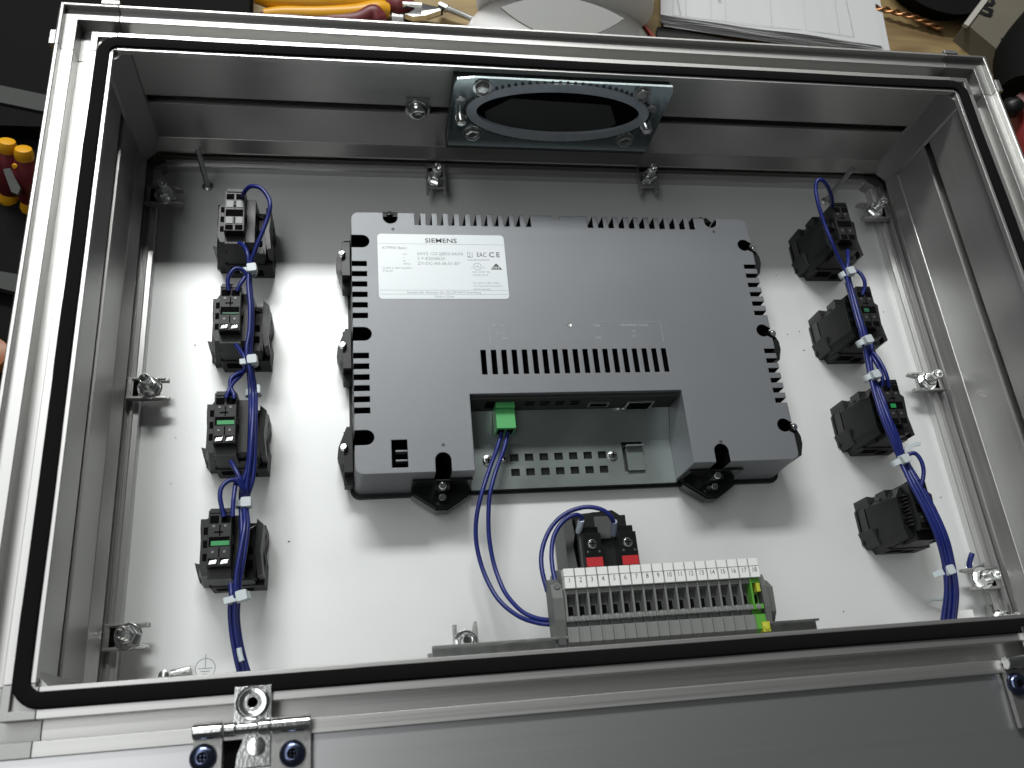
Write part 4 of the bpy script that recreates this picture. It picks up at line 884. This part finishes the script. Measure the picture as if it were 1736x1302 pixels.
# dark folding tool with a red edge beside the appliance
ft = thing('folding_tool', 'black tool with an orange-red edge between the white shell and the papers', 'tool', (102.2, 331.5, -40)); o0 = Vector((102.2, 331.5, -40))
def slab(name, mt, par, z1, th, *pts):
    p = rel(*pts); n = len(p); m = MB(); m.add([tuple(q) for q in p] + [(q.x, q.y, q.z - th) for q in p], [tuple(range(n)), tuple(range(2 * n - 1, n - 1, -1))] + [(i, i + n, (i + 1) % n + n, (i + 1) % n) for i in range(n)])
    return m.build(name, mt, par)
slab('handle', M['black'], ft, 0, 8, (89.7, 356.1, -38), (105.8, 353.5, -38), (113.5, 335.6, -38), (128.3, 307.6, -40), (116.7, 305.5, -40), (106.4, 322, -38), (93.7, 332.6, -38))
slab('red_edge', M['orangered'], ft, 0, 4, (113.5, 325.6, -36), (116.2, 323.3, -36), (128.1, 304.3, -38), (124, 304.1, -38))
slab('bright_edge', M['chrome'], ft, 0, 2, (93.4, 329.5, -35), (105.3, 334.3, -35), (105.1, 333, -35), (94.2, 327.6, -35))
# stack of printed sheets
ps = thing('paper_stack', 'stack of white printed sheets with a drawn table, behind the box', 'papers', (232.7, 348.7, -40)); o0 = Vector((232.7, 348.7, -40))
for k in range(9):
    z = -44 + k * 1.1; j = (8 - k)
    du = random.uniform(-2, 2) + j * .9; dv = j * 1.1 + random.uniform(-.6, .6)
    A = Vector((143.2, 404.5, -38)); B = Vector((131.5, 331.8, -38)); C_ = Vector((329.7, 312.1, -38)); D = Vector((343, 424.7, -38))
    off = Vector((du * .8 + (9 if k == 0 else 0), -dv * .55, 0))
    p = [q + off for q in (A, B, C_, D)]
    for q in p: q.z = z
    m = MB(); n_ = 14; vs = []; fs = []
    for i in range(n_ + 1):          # slightly waved sheet
        s_ = i / n_; q0 = p[0].lerp(p[3], s_); q1 = p[1].lerp(p[2], s_); wv = .5 * math.sin(s_ * 9 + k) + .3 * math.sin(s_ * 17 + k * 2)
        vs += [tuple(q0 - o0), tuple(q1 - o0 + Vector((0, 0, wv))), tuple(q1 - o0 + Vector((0, 0, wv - .25))), tuple(q0 - o0 - Vector((0, 0, .25)))]
    for i in range(n_):
        a = 4 * i
        for e in range(4): l = (e + 1) % 4; fs.append((a + e, a + 4 + e, a + 4 + l, a + l))
    m.add(vs, fs + [(0, 1, 2, 3), (4 * n_ + 3, 4 * n_ + 2, 4 * n_ + 1, 4 * n_)]).build('sheet', M['paper'], ps)
m = MB()
def line(a, b, wd=.35):
    a = Vector(a) - o0; b = Vector(b) - o0; d = (b - a).normalized(); nn = Vector((-d.y, d.x, 0)) * wd / 2
    z = Vector((0, 0, .9))
    m.add([tuple(a + nn + z), tuple(b + nn + z), tuple(b - nn + z), tuple(a - nn + z)], [(0, 1, 2, 3)])
ZL = -34.9
line((149.1, 370.7, -35.4), (142.1, 331.9, -35.4)); line((160.5, 371.7, -35.4), (153.5, 331.5, -35.4)); line((142.1, 331.9, -35.4), (305.1, 320.5, -35.4)); line((310.7, 385.5, -35.4), (305.1, 320.5, -35.4))
line((167, 372.3, -35.4), (163.6, 352.9, -35.4)); line((183.4, 373.9, -35.4), (175.7, 329.9, -35.4), .2); line((196.7, 375.1, -35.4), (188.8, 329, -35.4), .2); line((239.3, 379, -35.4), (230, 326.2, -35.4), .2); line((270.3, 381.8, -35.4), (261.1, 323.9, -35.4), .2); line((300.6, 384.6, -35.4), (292.3, 322.9, -35.4), .2)
m.build('table_lines', M['inkgrey'], ps)
for k in range(5): text('mm', 3, tuple(Vector((148.9, 346.6, -34.4)) - o0 + Vector((0, 8 - 5 * k, 0.2))), M['inkgrey'], ps, rot=(0, 0, R(80)))
text('X', 5, tuple(Vector((187.5, 351.9, -34.4)) - o0 + Vector((0, 0, .2))), M['inkgrey'], ps)
tag(MB().box(-20, 130, -9, 3, 0, 5).build('black_ruler', M['black'], None, loc=(150.4, 322.1, -49), rz=R(-9)), 'black bar under the near edge of the papers', 'bar')
# twisted copper wire, tray, carton, red tool
a = Vector((341.7, 367.5, -44)); b = Vector((406, 347.7, -46)); d = (b - a); m = MB()
for ph in (0, math.pi):
    m.tube([a + d * (k / 24) + Vector((0, math.sin(k * .9 + ph) * 1.7, math.cos(k * .9 + ph) * 1.7 + 3 * math.sin(k * .12))) for k in range(25)], 1.3, 8, sub=3)
tag(m.build('twisted_wire', M['copper'], None, smooth=60), 'twisted copper-coloured wire right of the papers', 'wire')
tr = thing('parts_tray', 'black oval tray at the top edge above the twisted wire', 'tray', (410.6, 404.9, -30))
MB().lathe((0, 0, -18), (0, 0, 1), [(44, 0), (52, 16), (54, 17), (50, 17), (42, 3), (2, 2)], 48).build('tray_shell', M['caseblack'], tr, smooth=40)
bx = thing('carton', 'grey-brown carton with dark printed letters at the upper right', 'carton', (461.6, 338.8, -40)); o0 = Vector((461.6, 338.8, -40))
slab('side_panel', M['cardgrey'], bx, 0, 20, (417.1, 339.2, -30), (459.3, 385.7, -30), (557.1, 350.1, -30), (530.7, 285.4, -30), (451.1, 293.8, -30))
slab('top_edge', M['cardwhite'], bx, 0, 3, (412.5, 336.8, -28), (416.4, 334.3, -28), (462, 383.8, -28), (458, 386.3, -28))
slab('flap', M['cardwhite'], bx, 0, 3, (434.1, 301.2, -29), (479.3, 327.6, -29), (484.4, 308.6, -29), (441.1, 284.3, -29))
text('on', 30, tuple(Vector((446.9, 362, -29.2)) - o0), M['black'], bx, rot=(0, 0, R(-118)), bold=.8)
text('<', 14, tuple(Vector((447.9, 320, -29.2)) - o0), M['black'], bx, rot=(0, 0, R(-60)), bold=.6)
rt = thing('red_grinder', 'red and black power tool at the right edge of the picture', 'power tool', (457.6, 276.8, -40)); o0 = Vector((457.6, 276.8, -40))
MB().tube(rel((486.3, 324, -10), (446.9, 281.1, -10), (425.7, 241.6, -10)), 26, 20, radii=[28, 30, 20]).build('motor_housing', M['caseblack'], rt, smooth=60)
MB().tube(rel((426.7, 247.5, -20), (435.3, 230.9, -22), (430.1, 199.6, -25), (430.8, 156.3, -30)), 14, 18, radii=[12, 18, 16, 14]).build('handle', M['redtool'], rt, smooth=60)
MB().tube(rel((406.2, 232.5, -12), (408.3, 227.2, -10), (415.5, 230.5, -12)), 7, 16, radii=[6, 9, 6]).build('switch_knob', M['black'], rt, smooth=60)
